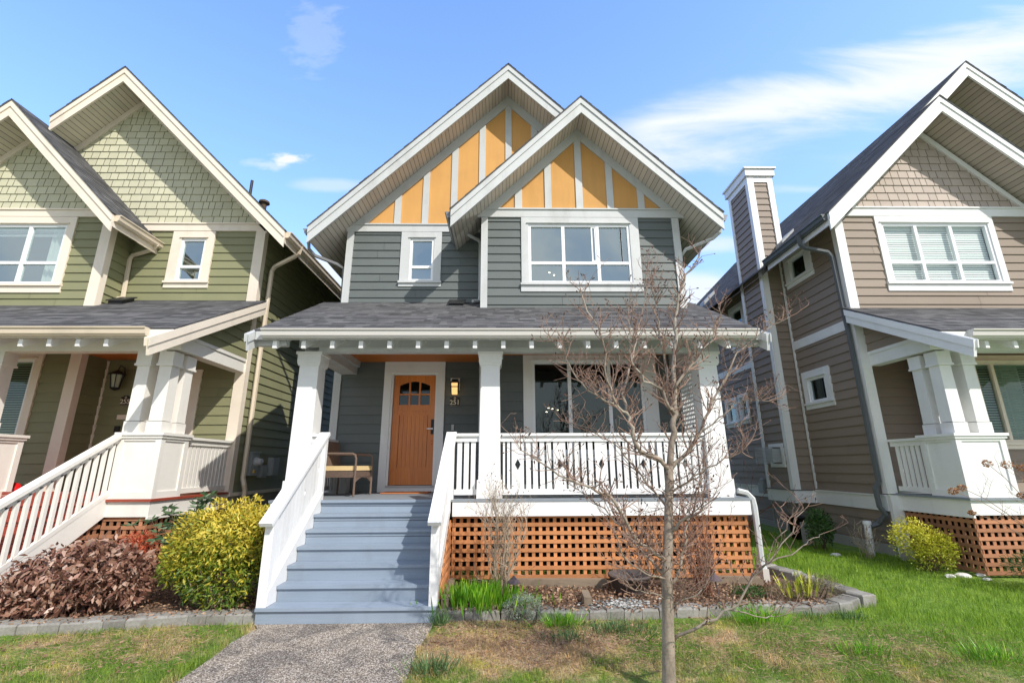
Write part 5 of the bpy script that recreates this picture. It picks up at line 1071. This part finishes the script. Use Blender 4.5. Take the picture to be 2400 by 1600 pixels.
limbs = {
'A': [(1.46, 4.25, 1.7), (1.53, 4.3, 2.01), (1.56, 4.3, 2.18), (1.6, 4.35, 2.5), (1.67, 4.4, 2.83), (1.7, 4.4, 3.12), (1.74, 4.4, 3.37), (1.86, 4.4, 3.6), (2.01, 4.4, 3.8)],
'B': [(1.56, 4.3, 2.18), (1.47, 4.2, 2.23), (1.43, 4.15, 2.37), (1.25, 4.1, 2.45), (1.14, 4.05, 2.61), (1.1, 4.0, 2.77), (1.13, 4.0, 2.93), (1.13, 4.0, 3.11)],
'C': [(1.46, 4.25, 1.68), (1.35, 4.2, 1.76), (1.18, 4.15, 1.84), (1.09, 4.1, 2.04), (1.07, 4.1, 2.16), (.97, 4.05, 2.23), (.89, 4.0, 2.43), (.86, 3.95, 2.76), (.8, 3.95, 2.98), (.68, 3.9, 3.21)],
'D': [(1.07, 4.1, 2.16), (1.06, 4.15, 2.33), (1.16, 4.2, 2.56), (1.24, 4.3, 2.78), (1.32, 4.35, 3.03), (1.41, 4.4, 3.32), (1.45, 4.4, 3.6)],
'E': [(1.36, 4.2, .94), (1.23, 4.15, 1.02), (1.07, 4.1, 1.14), (.96, 4.0, 1.31), (.83, 3.95, 1.5), (.63, 3.9, 1.57), (.44, 3.85, 1.65), (.25, 3.8, 1.76), (.1, 3.8, 1.89)],
'F': [(1.33, 4.2, .83), (1.2, 4.3, .98), (1.07, 4.4, 1.15), (.97, 4.5, 1.28), (.8, 4.6, 1.42), (.65, 4.6, 1.53)],
'G': [(1.4, 4.22, 1.17), (1.52, 4.1, 1.3), (1.6, 4.0, 1.36), (1.69, 3.95, 1.47)],
'H': [(1.34, 4.2, .74), (1.51, 4.25, .98), (1.57, 4.3, 1.16), (1.66, 4.35, 1.39), (1.79, 4.4, 1.63), (1.89, 4.4, 1.86)],
'I': [(1.46, 4.25, 1.68), (1.65, 4.3, 1.84), (1.81, 4.35, 2.01), (1.98, 4.4, 2.32), (2.12, 4.4, 2.5), (2.3, 4.45, 2.68)],
'J': [(1.58, 4.3, 2.4), (1.72, 4.3, 2.58), (1.88, 4.3, 2.76), (2.01, 4.3, 2.92), (2.1, 4.3, 3.12), (2.1, 4.3, 3.23)],
'K': [(1.56, 4.3, 2.18), (1.56, 4.4, 2.32), (1.58, 4.45, 2.51), (1.57, 4.5, 2.91), (1.54, 4.5, 3.25), (1.54, 4.5, 3.44), (1.5, 4.5, 3.67)],
'M': [(1.81, 4.35, 2.01), (1.98, 4.3, 2.13), (2.11, 4.25, 2.26), (2.24, 4.2, 2.29), (2.37, 4.15, 2.27)],
'O': [(2.05, 4.4, 2.4), (2.21, 4.4, 2.69), (2.4, 4.4, 2.88), (2.55, 4.35, 3.0), (2.8, 4.3, 3.12)],
'P': [(1.43, 4.25, 1.46), (1.56, 4.15, 1.58), (1.74, 4.1, 1.7), (1.91, 4.05, 1.79), (2.04, 4.0, 1.87)],
'Q': [(1.07, 4.1, 2.16), (.88, 4.0, 2.25), (.71, 3.95, 2.34), (.59, 3.9, 2.5), (.49, 3.9, 2.66), (.4, 3.9, 2.79)],
'S': [(1.41, 4.25, 1.36), (1.28, 4.3, 1.55), (1.14, 4.35, 1.76), (1.01, 4.4, 1.91), (.81, 4.45, 2.06), (.61, 4.5, 2.11)],
'U': [(1.34, 4.2, .8), (1.18, 4.1, .86), (1.02, 4.0, .95), (.9, 3.95, 1.1), (.86, 3.9, 1.25)],
'V': [(1.33, 4.2, .66), (1.2, 4.15, .72), (1.05, 4.1, .76), (.92, 4.05, .86)],
'X': [(1.36, 4.2, .62), (1.5, 4.15, .68), (1.62, 4.1, .78), (1.70, 4.05, .95)],
'N': [(1.34, 4.2, .37), (1.48, 4.1, .47), (1.66, 4.05, .57), (1.82, 4.0, .69), (1.99, 4.0, .9), (2.06, 3.95, .97), (2.26, 3.95, 1.2), (2.41, 3.95, 1.36)],
'Y': [(1.94, 4.02, .83), (2.07, 4.0, .97), (2.17, 3.9, 1.2), (2.26, 3.9, 1.31)],
'Z': [(2.06, 3.95, .97), (2.35, 3.95, 1.1), (2.46, 3.95, 1.16), (2.54, 3.95, 1.19)],
'W': [(1.75, 4.07, .62), (1.95, 4.0, .6), (2.1, 4.0, .59), (2.28, 3.9, .66)],
}
thick = dict(A=.030, B=.016, C=.021, D=.014, E=.018, F=.014, G=.015, H=.014, I=.020, J=.015, K=.016, M=.008, O=.009, P=.010, Q=.010, S=.011, U=.009, V=.008, X=.009, N=.014, Y=.007, Z=.006, W=.006)
tree = thing('bare_dogwood_tree', 'leafless young tree with spreading pale branches in front of the porch', 'tree', (1.31, 4.2, 0)); rt = random.Random(4)
q = MB(); tp = [(1.29, 4.2, -.05), (1.29, 4.2, .09), (1.31, 4.2, .38), (1.33, 4.2, .68), (1.34, 4.2, .85), (1.39, 4.22, 1.17), (1.43, 4.25, 1.46), (1.46, 4.25, 1.72)]
P_ = []; R_ = []
for i in range(len(tp)-1):
    for k in range(4): f = k/4; P_.append(Vector(tp[i]).lerp(Vector(tp[i+1]), f)); z = P_[-1].z; R_.append(.054-.0125*z+.0035*noise.noise(Vector((z*9, 3, 1)))+(.010 if i == 0 and k == 0 else 0))
P_.append(Vector(tp[-1])); R_.append(.032); q.tube(P_, R_, 14)
q.build('trunk', 'bark', tree, True)
tw = MB(); bd = MB(); br = MB()
for k, pts in limbs.items():
    V_ = [Vector(p) for p in pts]; r0 = thick[k]; fine_p = []
    for i in range(len(V_)-1):
        for s in range(3): j = Vector((rt.gauss(0, .010), rt.gauss(0, .010), rt.gauss(0, .008))) if (i or s) else Vector((0, 0, 0)); fine_p.append(V_[i].lerp(V_[i+1], s/3)+j)
    fine_p.append(V_[-1]); n = len(fine_p); rr_ = [r0*(1-.80*i/(n-1)) for i in range(n)]; br.tube(fine_p, rr_, 7)
    for i in range(2, n):
        for rep_ in range(3 if rt.random() < (.38 if k not in 'NYZW' else 0) else 2 if rt.random() < (.85 if k not in 'NYZW' else .2) else (1 if rt.random() < (.6 if k not in 'NYZW' else .35) else 0)):
            d = (fine_p[i]-fine_p[i-1]).normalized(); s = Vector((rt.gauss(0, 1), rt.gauss(0, .8), rt.gauss(.35, .5))).normalized()
            twigs(tw, bd, fine_p[i], d*.5+s*.9, rt.uniform(.10, .29), max(min(rr_[i]*.55, .0062), .0032), 2 if rt.random() < .55 else 1, rt, .13)
    twigs(tw, bd, fine_p[-1], fine_p[-1]-fine_p[-2], .2, .003, 2, rt, .1)
for i in range(26):  # water shoots on the lower trunk
    z = rt.uniform(.5, 1.6); f = z/1.7; c = Vector((1.31+.14*f, 4.22, z)); s = Vector((rt.gauss(0, 1), rt.gauss(0, .8), rt.gauss(.3, .4))).normalized(); twigs(tw, bd, c, s, rt.uniform(.15, .42), .0036, 2, rt, .12)
br.build('branches', 'bark', tree, True); tw.build('twigs', 'twig', tree); bd.build('buds', 'bud', tree)

def shrub(name, label, base, stems, mat, seed, hmin, hmax, spread, r=.007, depth=2, up=.06, tlen=.2, dens=.5, lean=(0, 0, 0), budmat='bud'):
    t = thing(name, label, 'shrub', base); rr = random.Random(seed); q = MB(); w = MB(); b = MB()
    for i in range(stems):
        a = rr.uniform(0, 6.28); d = Vector((math.cos(a)*spread*rr.uniform(.2, 1)+lean[0], math.sin(a)*spread*.7*rr.uniform(.2, 1)+lean[1], 1)); p0 = Vector(base)+Vector((rr.gauss(0, .05), rr.gauss(0, .04), -.03))
        pts, rad = kink(p0, d, rr.uniform(hmin, hmax), r*rr.uniform(.7, 1.2), .002, rr, .09, up, .11); q.tube(pts, rad, 5)
        for j in range(2, len(pts)):
            if rr.random() < dens:
                dd = (pts[j]-pts[j-1]).normalized(); s = Vector((rr.gauss(0, 1), rr.gauss(0, .8), rr.gauss(.3, .5))).normalized(); twigs(w, b, pts[j], dd*.6+s*.7, tlen*rr.uniform(.5, 1.3), .0034, depth-1, rr, .12, .5)
    q.build('stems', mat, t); w.build('twigs', mat, t)
    if b.v: b.build('buds', budmat, t)
    return t
shrub('bare_shrub', 'bare pale-twigged shrub in front of the left part of the orange lattice', (-.06, 6.85, .1), 15, 'twig_pale', 61, .8, 1.35, .46, .014, 2, .05, .30, .85, budmat='twig_red')
shrub('red_twig_shrub', 'dense bare reddish shrub in front of the right part of the orange lattice', (2.62, 6.72, .1), 40, 'twig_red', 62, .7, 1.55, .62, .007, 2, .05, .22, .32)
shrub('arching_shrub', 'bare orange-red arching stems in the side passage between the houses', (5.3, 10.9, .2), 12, 'twig_red', 63, .8, 1.9, .5, .009, 1, -.02, .2, .2, (.35, 0, 0))
shrub('dry_shrub', 'low tangle of dry brown stems left of the white standpipe', (6.35, 8.75, .15), 22, 'twig_pale', 64, .3, .62, .9, .004, 2, .0, .12, .6)
t = thing('dried_hydrangea', 'bare shrub with dry orange-brown flower heads at the right edge', 'shrub', (7.35, 6.55, .12)); q = MB(); rr = random.Random(5); g_ = np.random.default_rng(77); Vs = []; Fs = []; U = []; off = 0; w = MB()
for hx, hy, hz, rad in ((6.70, 6.6, 1.72, .055), (6.98, 6.6, 1.70, .06), (7.12, 6.55, 1.66, .05), (6.13, 6.6, 1.36, .05), (6.28, 6.62, 1.40, .05), (6.32, 6.6, 1.08, .035), (6.95, 6.5, 1.30, .04), (7.12, 6.5, 1.48, .05), (7.0, 6.4, .86, .04), (7.2, 6.5, 1.2, .05), (7.22, 6.5, .95, .04)):
    e = Vector((hx, hy, hz)); b = Vector((7.35+rr.gauss(0, .05), 6.55, .12)); m = Vector((b.x*.55+e.x*.45+.12, 6.55, .12+(hz-.12)*.62)); pts = [b, b.lerp(m, .5)+Vector((.03, 0, .02)), m, m.lerp(e, .6)+Vector((0, 0, .05)), e]; q.tube(pts, [.007, .006, .005, .004, .003], 5)
    for j in range(2): twigs(w, None, pts[2+j], Vector((rr.gauss(-.3, .6), rr.gauss(0, .4), .8)), .3, .003, 1, rr)
    P, d, s = sphere_pts(g_, 110, (hx, hy, hz), (rad, rad, rad*.7), .5); V, F = leaves(P, d+g_.normal(size=d.shape)*.5, .022, .016, .3, 4); Vs.append(V); Fs.append(F+off); off += len(V); U.append(np.repeat(.3+.7*g_.random(110), 2))
q.build('stems', 'twig', t); w.build('twigs', 'twig', t); arrays('flower_heads', np.concatenate(Vs), np.concatenate(Fs), np.concatenate(U), 'leaf_dryhead', t)

# ================================================================ grass, leaf litter, gravel
g_ = np.random.default_rng(2); n = 330000
X = g_.uniform(-6.9, 9.2, n); Y = 4.1+(14-4.1)*g_.random(n)**1.9
m = (Y < 7.4) | ((X > 3.9) & (X < 6.9)); m &= ~((X > -2.85) & (X < -.76) & (Y > 5.92)) & ~((X < 3.8) & (Y > 7.2)); m &= ~((X > 6.3) & (Y > 7.3) & (Y > 9.2-(X-6.3)*.2)); m &= ~((X > 7.0) & (Y > 7.15)); X = X[m]; Y = Y[m]
xl_ = np.interp(-Y, [-q[1] for q in pathL], [q[0] for q in pathL]); xr_ = np.interp(-Y, [-q[1] for q in pathR], [q[0] for q in pathR]); edge = .03*np.sin(Y*17)+.02*np.sin(Y*41)
m = ~((X > xl_+edge-.01) & (X < xr_+edge+.02) & (Y < 5.96)); X = X[m]; Y = Y[m]; xl_ = xl_[m]; xr_ = xr_[m]
ins = np.array([in_poly(x, y, bedL) or in_poly(x, y, bedR) for x, y in zip(X, Y)]); X = X[~ins]; Y = Y[~ins]; xl_ = xl_[~ins]; xr_ = xr_[~ins]; n = len(X)
lush = np.clip((X+.9*Y-8.2)/2.2, 0, 1); ed = np.exp(-np.minimum(np.abs(X-xl_), np.abs(X-xr_))/.06)*(Y < 5.95)
nz = np.array([noise.noise(Vector((x*2.2, y*2.2, 7))) for x, y in zip(X, Y)])
h = (.020+.026*g_.random(n))*(1+.7*lush+1.3*ed+.9*np.clip(nz, -.5, 1)); Z = np.array([hgt(x, y) for x, y in zip(X, Y)])
a = g_.uniform(0, 6.28, n); tilt = np.abs(g_.normal(size=n))*.75*(1-.45*lush); wd_ = .0042*(1+.35*(Y-4.2)/3)
dx, dy = np.cos(a), np.sin(a); px, py = -dy*wd_/2, dx*wd_/2
B = np.stack([X, Y, Z-.004], 1); Tm = B+np.stack([dx*h*tilt, dy*h*tilt, h], 1); Wv = np.stack([px, py, np.zeros(n)], 1)
V = np.stack([B-Wv, B+Wv, Tm+Wv*.35, Tm-Wv*.35], 1).reshape(-1, 3); F = np.arange(n*4).reshape(-1, 4)
tag(arrays('grass', V, F, g_.random(n), 'grass_blade'), 'short patchy green and straw coloured lawn grass', 'grass', kind='stuff')
def litter(name, label, area, n, seed, size=.035, polyc=None, mat='leaf_litter'):
    g_ = np.random.default_rng(seed); x = g_.uniform(area[0], area[1], n); y = g_.uniform(area[2], area[3], n)
    if polyc: k = np.array([in_poly(a, b, polyc) for a, b in zip(x, y)]); x = x[k]; y = y[k]
    n = len(x); z = np.array([max(hgt(a, b)+(.03 if polyc else .012), .10 if polyc else 0) for a, b in zip(x, y)])+g_.random(n)*.022
    V, F = leaves(np.stack([x, y, z], 1), np.stack([g_.normal(size=n), g_.normal(size=n), g_.normal(size=n)*.25], 1), size*g_.uniform(.6, 1.3, n), size*.55, .4*g_.normal(size=n), seed)
    return tag(arrays(name, V, F, np.repeat(g_.random(n), 2), mat), label, 'leaf litter', kind='stuff')
litter('leaf_litter', 'dry brown fallen leaves covering the right garden bed', (-.7, 3.9, 6.0, 7.3), 5200, 41, .042, bedR)
litter('leaf_litter', 'dry fallen leaves on the soil of the left bed', (-6.5, -2.9, 5.6, 7.2), 2600, 42, .035, bedL)
litter('leaf_litter', 'scattered brown leaves and straw on the lawn before the right edging', (-.75, 1.6, 5.2, 5.95), 800, 43, .030)
def straw(name, label, n, seed, cx, cy, sx, sy):
    g_ = np.random.default_rng(seed); x = cx+g_.normal(size=n)*sx; y = cy+g_.normal(size=n)*sy; k = (y < 5.93) & (y > 4.2) & ((x > -.74) | (x < -2.9)); x = x[k]; y = y[k]; n = len(x)
    V, F = leaves(np.stack([x, y, np.full(n, .012)+g_.random(n)*.028], 1), np.stack([g_.normal(size=n), g_.normal(size=n), g_.normal(size=n)*.22], 1), .055*g_.uniform(.5, 1.5, n), .0045, .3*g_.normal(size=n), seed)
    return tag(arrays(name, V, F, np.repeat(.45+.55*g_.random(n), 2), 'leaf_litter'), label, 'dead grass', kind='stuff')
straw('dead_grass', 'matted dead straw grass on the lawn beside the path', 7000, 45, .25, 5.35, .75, .42); straw('dead_grass', 'matted dead straw grass on the dry right lawn', 4200, 46, 2.9, 5.0, 1.1, .4); straw('dead_grass', 'matted dead straw grass on the left lawn', 2600, 47, -3.7, 5.3, .7, .35)
litter('leaf_litter', 'few brown leaves scattered on the left lawn', (-5.6, -2.85, 4.6, 5.7), 130, 44, .034)
q = MB()
for i in range(230):
    x, y = rnd.gauss(1.45, .20), rnd.gauss(6.22, .10); s = rnd.uniform(.010, .024)
    if not in_poly(x, y, bedR): continue
    q.lathe((x, y, .115+rnd.uniform(-.01, .015)), [(0, s*.6), (s*.7, s*.4), (s, 0), (s*.6, -s*.4)], 6)
tag(q.build('gravel', 'pebble'), 'patch of small grey-white stones beside the tree base in the bed', 'gravel', kind='stuff')
for i, (x, y, s, lab) in enumerate(((6.84, 7.52, .11, 'largest flat pale stone in front of the lime shrub'), (6.62, 7.5, .08, 'pale stone left of the largest flat stone'), (7.13, 7.55, .07, 'small pale stone near the taupe lattice corner'), (7.02, 7.35, .06, 'small white stone right of the largest flat stone'), (5.95, 9.0, .09, 'grey stone at the edge of the side lawn'))):
    q = MB(); n_ = 9; pr = [(0, .5), (.6, .45), (.95, .2), (1, -.1), (.8, -.4)]; i0 = len(q.v)
    for r_q, h_q in pr:
        for k in range(n_): a = 6.283*k/n_; e = 1+.22*noise.noise(Vector((math.cos(a)*1.3+i*5, math.sin(a)*1.3, h_q))); q.v.append((x+math.cos(a)*r_q*s*e, y+math.sin(a)*r_q*s*e*.75, hgt(x, y)+.02+h_q*s*.7))
    for j in range(len(pr)-1):
        for k in range(n_): a_ = i0+j*n_+k; b_ = i0+j*n_+(k+1) % n_; q.f.append((a_, b_, b_+n_, a_+n_)); q.uv.append([(.8, 0)]*4)
    tag(q.build('stone', 'stone_white'), lab, 'stone')

# ================================================================ small things
def path_light(x, y, lean, label):
    t = thing('path_light', label, 'garden light', (x, y, .1)); top = Vector((x+lean, y, .33)); q = MB(); q.tube([(x, y, .05), top], .010, 8); q.build('stake', 'bronze', t)
    q = MB(); q.lathe(top, [(.0, .075), (.014, .07), (.02, .055), (.082, .0), (.084, -.012), (.07, -.010), (.0, -.0)], 16); q.build('lamp_shade', 'bronze', t)
path_light(.118, 6.36, 0, 'dark mushroom-cap garden light beside the bulb leaves'); path_light(2.70, 6.42, -.05, 'leaning dark mushroom-cap garden light under the red-twigged shrub')
t = thing('garden_tub', 'round dark brown plastic tub half hidden behind the tree', 'tub', (1.68, 6.85, .08)); q = MB(); q.lathe((1.68, 6.85, .08), [(.20, 0), (.27, .20), (.285, .20), (.285, .235), (.26, .235), (.24, .08), (0, .08)], 28); q.build('tub_body', 'tub_brown', t, True)
q = MB(); q.lathe((1.68, 6.85, .20), [(.245, 0), (.15, .035), (0, .05)], 20); q.build('tub_soil', 'mulch', t)
# wicker chair
ch = thing('wicker_armchair', 'brown wicker armchair with a yellow cushion on the grey porch', 'chair', (-2.72, 8.38, 1.245)); zf = 1.245
A_, B_ = Vector((-2.46, 8.05, zf)), Vector((-2.36, 8.68, zf)); bk = Vector((-.60, .06, 0)); C_, D_ = A_+bk, B_+bk; up = lambda p, h_: p+Vector((0, 0, h_))
for p, q_ in ((A_, C_), (B_, D_)):
    q = MB(); q.tube([p, up(p, .60), up(p, .655)+bk*.03, up(p, .675)+bk*.10, up(p, .68)+bk*.6, up(q_, .68)], [.019, .019, .021, .023, .023, .021], 8); q.build('arm', 'wicker', ch)
    q = MB(); q.tube([q_-bk*.0, up(q_, .45), up(q_, .86)-bk*-.08], .018, 8); q.build('leg', 'wicker', ch)
q = MB(); q.hexa([up(A_, .30), up(B_, .30), up(D_, .30), up(C_, .30), up(A_, .40), up(B_, .40), up(D_, .40), up(C_, .40)]); 
n_ = 8
for i in range(n_):
    f0, f1 = i/n_, (i+1)/n_; h0, h1 = .30-.10*(2*f0-1)**2, .30-.10*(2*f1-1)**2; p0, p1 = A_.lerp(B_, f0), A_.lerp(B_, f1); q.hexa([up(p0, h0), up(p1, h1), up(p1, h1)+bk*.04, up(p0, h0)+bk*.04, up(p0, .31), up(p1, .31), up(p1, .31)+bk*.04, up(p0, .31)+bk*.04])
q.build('seat', 'wicker', ch)
q = MB(); q.hexa([up(C_, .42)-bk*.06, up(D_, .42)-bk*.06, up(D_, .42), up(C_, .42), up(C_, .90)+bk*.10, up(D_, .90)+bk*.10, up(D_, .90)+bk*.16, up(C_, .90)+bk*.16]); q.build('backrest', 'wicker', ch)
q = MB(); i_ = Vector((0, .03, 0)); pr = [up(A_, .41)+i_-bk*.02, up(B_, .41)-i_-bk*.02, up(D_, .41)-i_-bk*.1, up(C_, .41)+i_-bk*.1]; q.hexa(pr+[p+Vector((0, 0, .075)) for p in pr]); cu = q.build('cushion', 'cushion', ch)
bv = cu.modifiers.new('b', 'BEVEL'); bv.width = .025; bv.segments = 3
q = MB(); q.box(-3.15, -2.86, 8.85, 9.1, 1.245, 1.62); q.box(-3.17, -2.84, 8.83, 9.12, 1.62, 1.65)
for i in range(5): q.box(-3.14+i*.055, -3.10+i*.055, 8.835, 8.85, 1.30, 1.58)
tag(q.build('storage_box', 'meter_gray'), 'grey slatted box standing behind the wicker chair', 'box')
q = MB(); q.box(-2.22, -1.38, 8.82, 9.28, 1.246, 1.262); tag(q.build('doormat', 'mat_orange'), 'orange-brown doormat in front of the orange door', 'doormat')
t = thing('orange_bucket', 'orange bucket tub on the green house porch by the stair rail', 'bucket', (-8.22, 8.25, 1.27)); q = MB(); q.lathe((-8.42, 8.25, 1.27), [(0, 0), (.075, 0), (.11, .36), (.125, .36), (.125, .40), (.105, .40), (.10, .30), (0, .28)], 20); q.build('bucket_body', 'bucket_orange', t, True)
q = MB(); fb = Vector((.35, -.94, 0)).normalized()
for k in range(2): q.lathe(Vector((-8.42, 8.25, 1.27))+fb*(.094+.012*0)+Vector((0, 0, .20+.0*k)), [(0, .012), (.05, .010), (.05, .0)], 14, fb)
q.build('bucket_label', 'bucket_yellow', t)
q = MB(); q.lathe((-8.22, 8.32, 1.37), [(0, .10), (.06, .09), (.11, .04), (.12, -.02), (.11, -.03), (.05, .02), (0, .03)], 18, (.3, -.9, .35)); tag(q.build('sand_scoop', 'toy_red', None, True), 'round red plastic scoop beside the orange bucket', 'toy')
t = thing('plant_pot', 'black plant pot with dry twigs beside the taupe chimney chase', 'plant pot', (6.28, 10.75, .2)); q = MB(); q.lathe((6.28, 10.6, .19), [(0, 0), (.13, 0), (.17, .42), (.185, .42), (.185, .46), (.16, .46), (.15, .40), (0, .40)], 18); q.build('pot', 'pot_black', t, True)
q = MB(); rr = random.Random(9)
for i in range(12): twigs(q, None, Vector((6.28, 10.6, .58)), Vector((rr.gauss(0, .5), rr.gauss(0, .5), 1)), rr.uniform(.2, .4), .004, 1, rr)
q.build('twigs', 'twig_pale', t)
q = MB(); q.hexa([Vector(p) for p in ((6.02, 10.0, .16), (6.22, 10.0, .16), (6.22, 10.06, .16), (6.02, 10.06, .16), (6.06, 10.08, .58), (6.20, 10.08, .58), (6.20, 10.13, .58), (6.06, 10.13, .58))]); tag(q.build('paving_slab', 'concrete'), 'pale slab leaning beside the dark evergreen shrub', 'slab')
q = MB(); q.box(6.72, 6.92, 12.6, 12.85, 1.0, 1.25); q.lathe((6.78, 12.7, 1.25), [(.07, 0), (.07, .1), (.02, .14), (0, .14)], 12); q.tube([(6.8, 12.55, 1.2), (6.8, 12.4, 1.2), (6.8, 12.4, .3)], .02, 6); q.build('gas_meter', 'meter_gray', T)
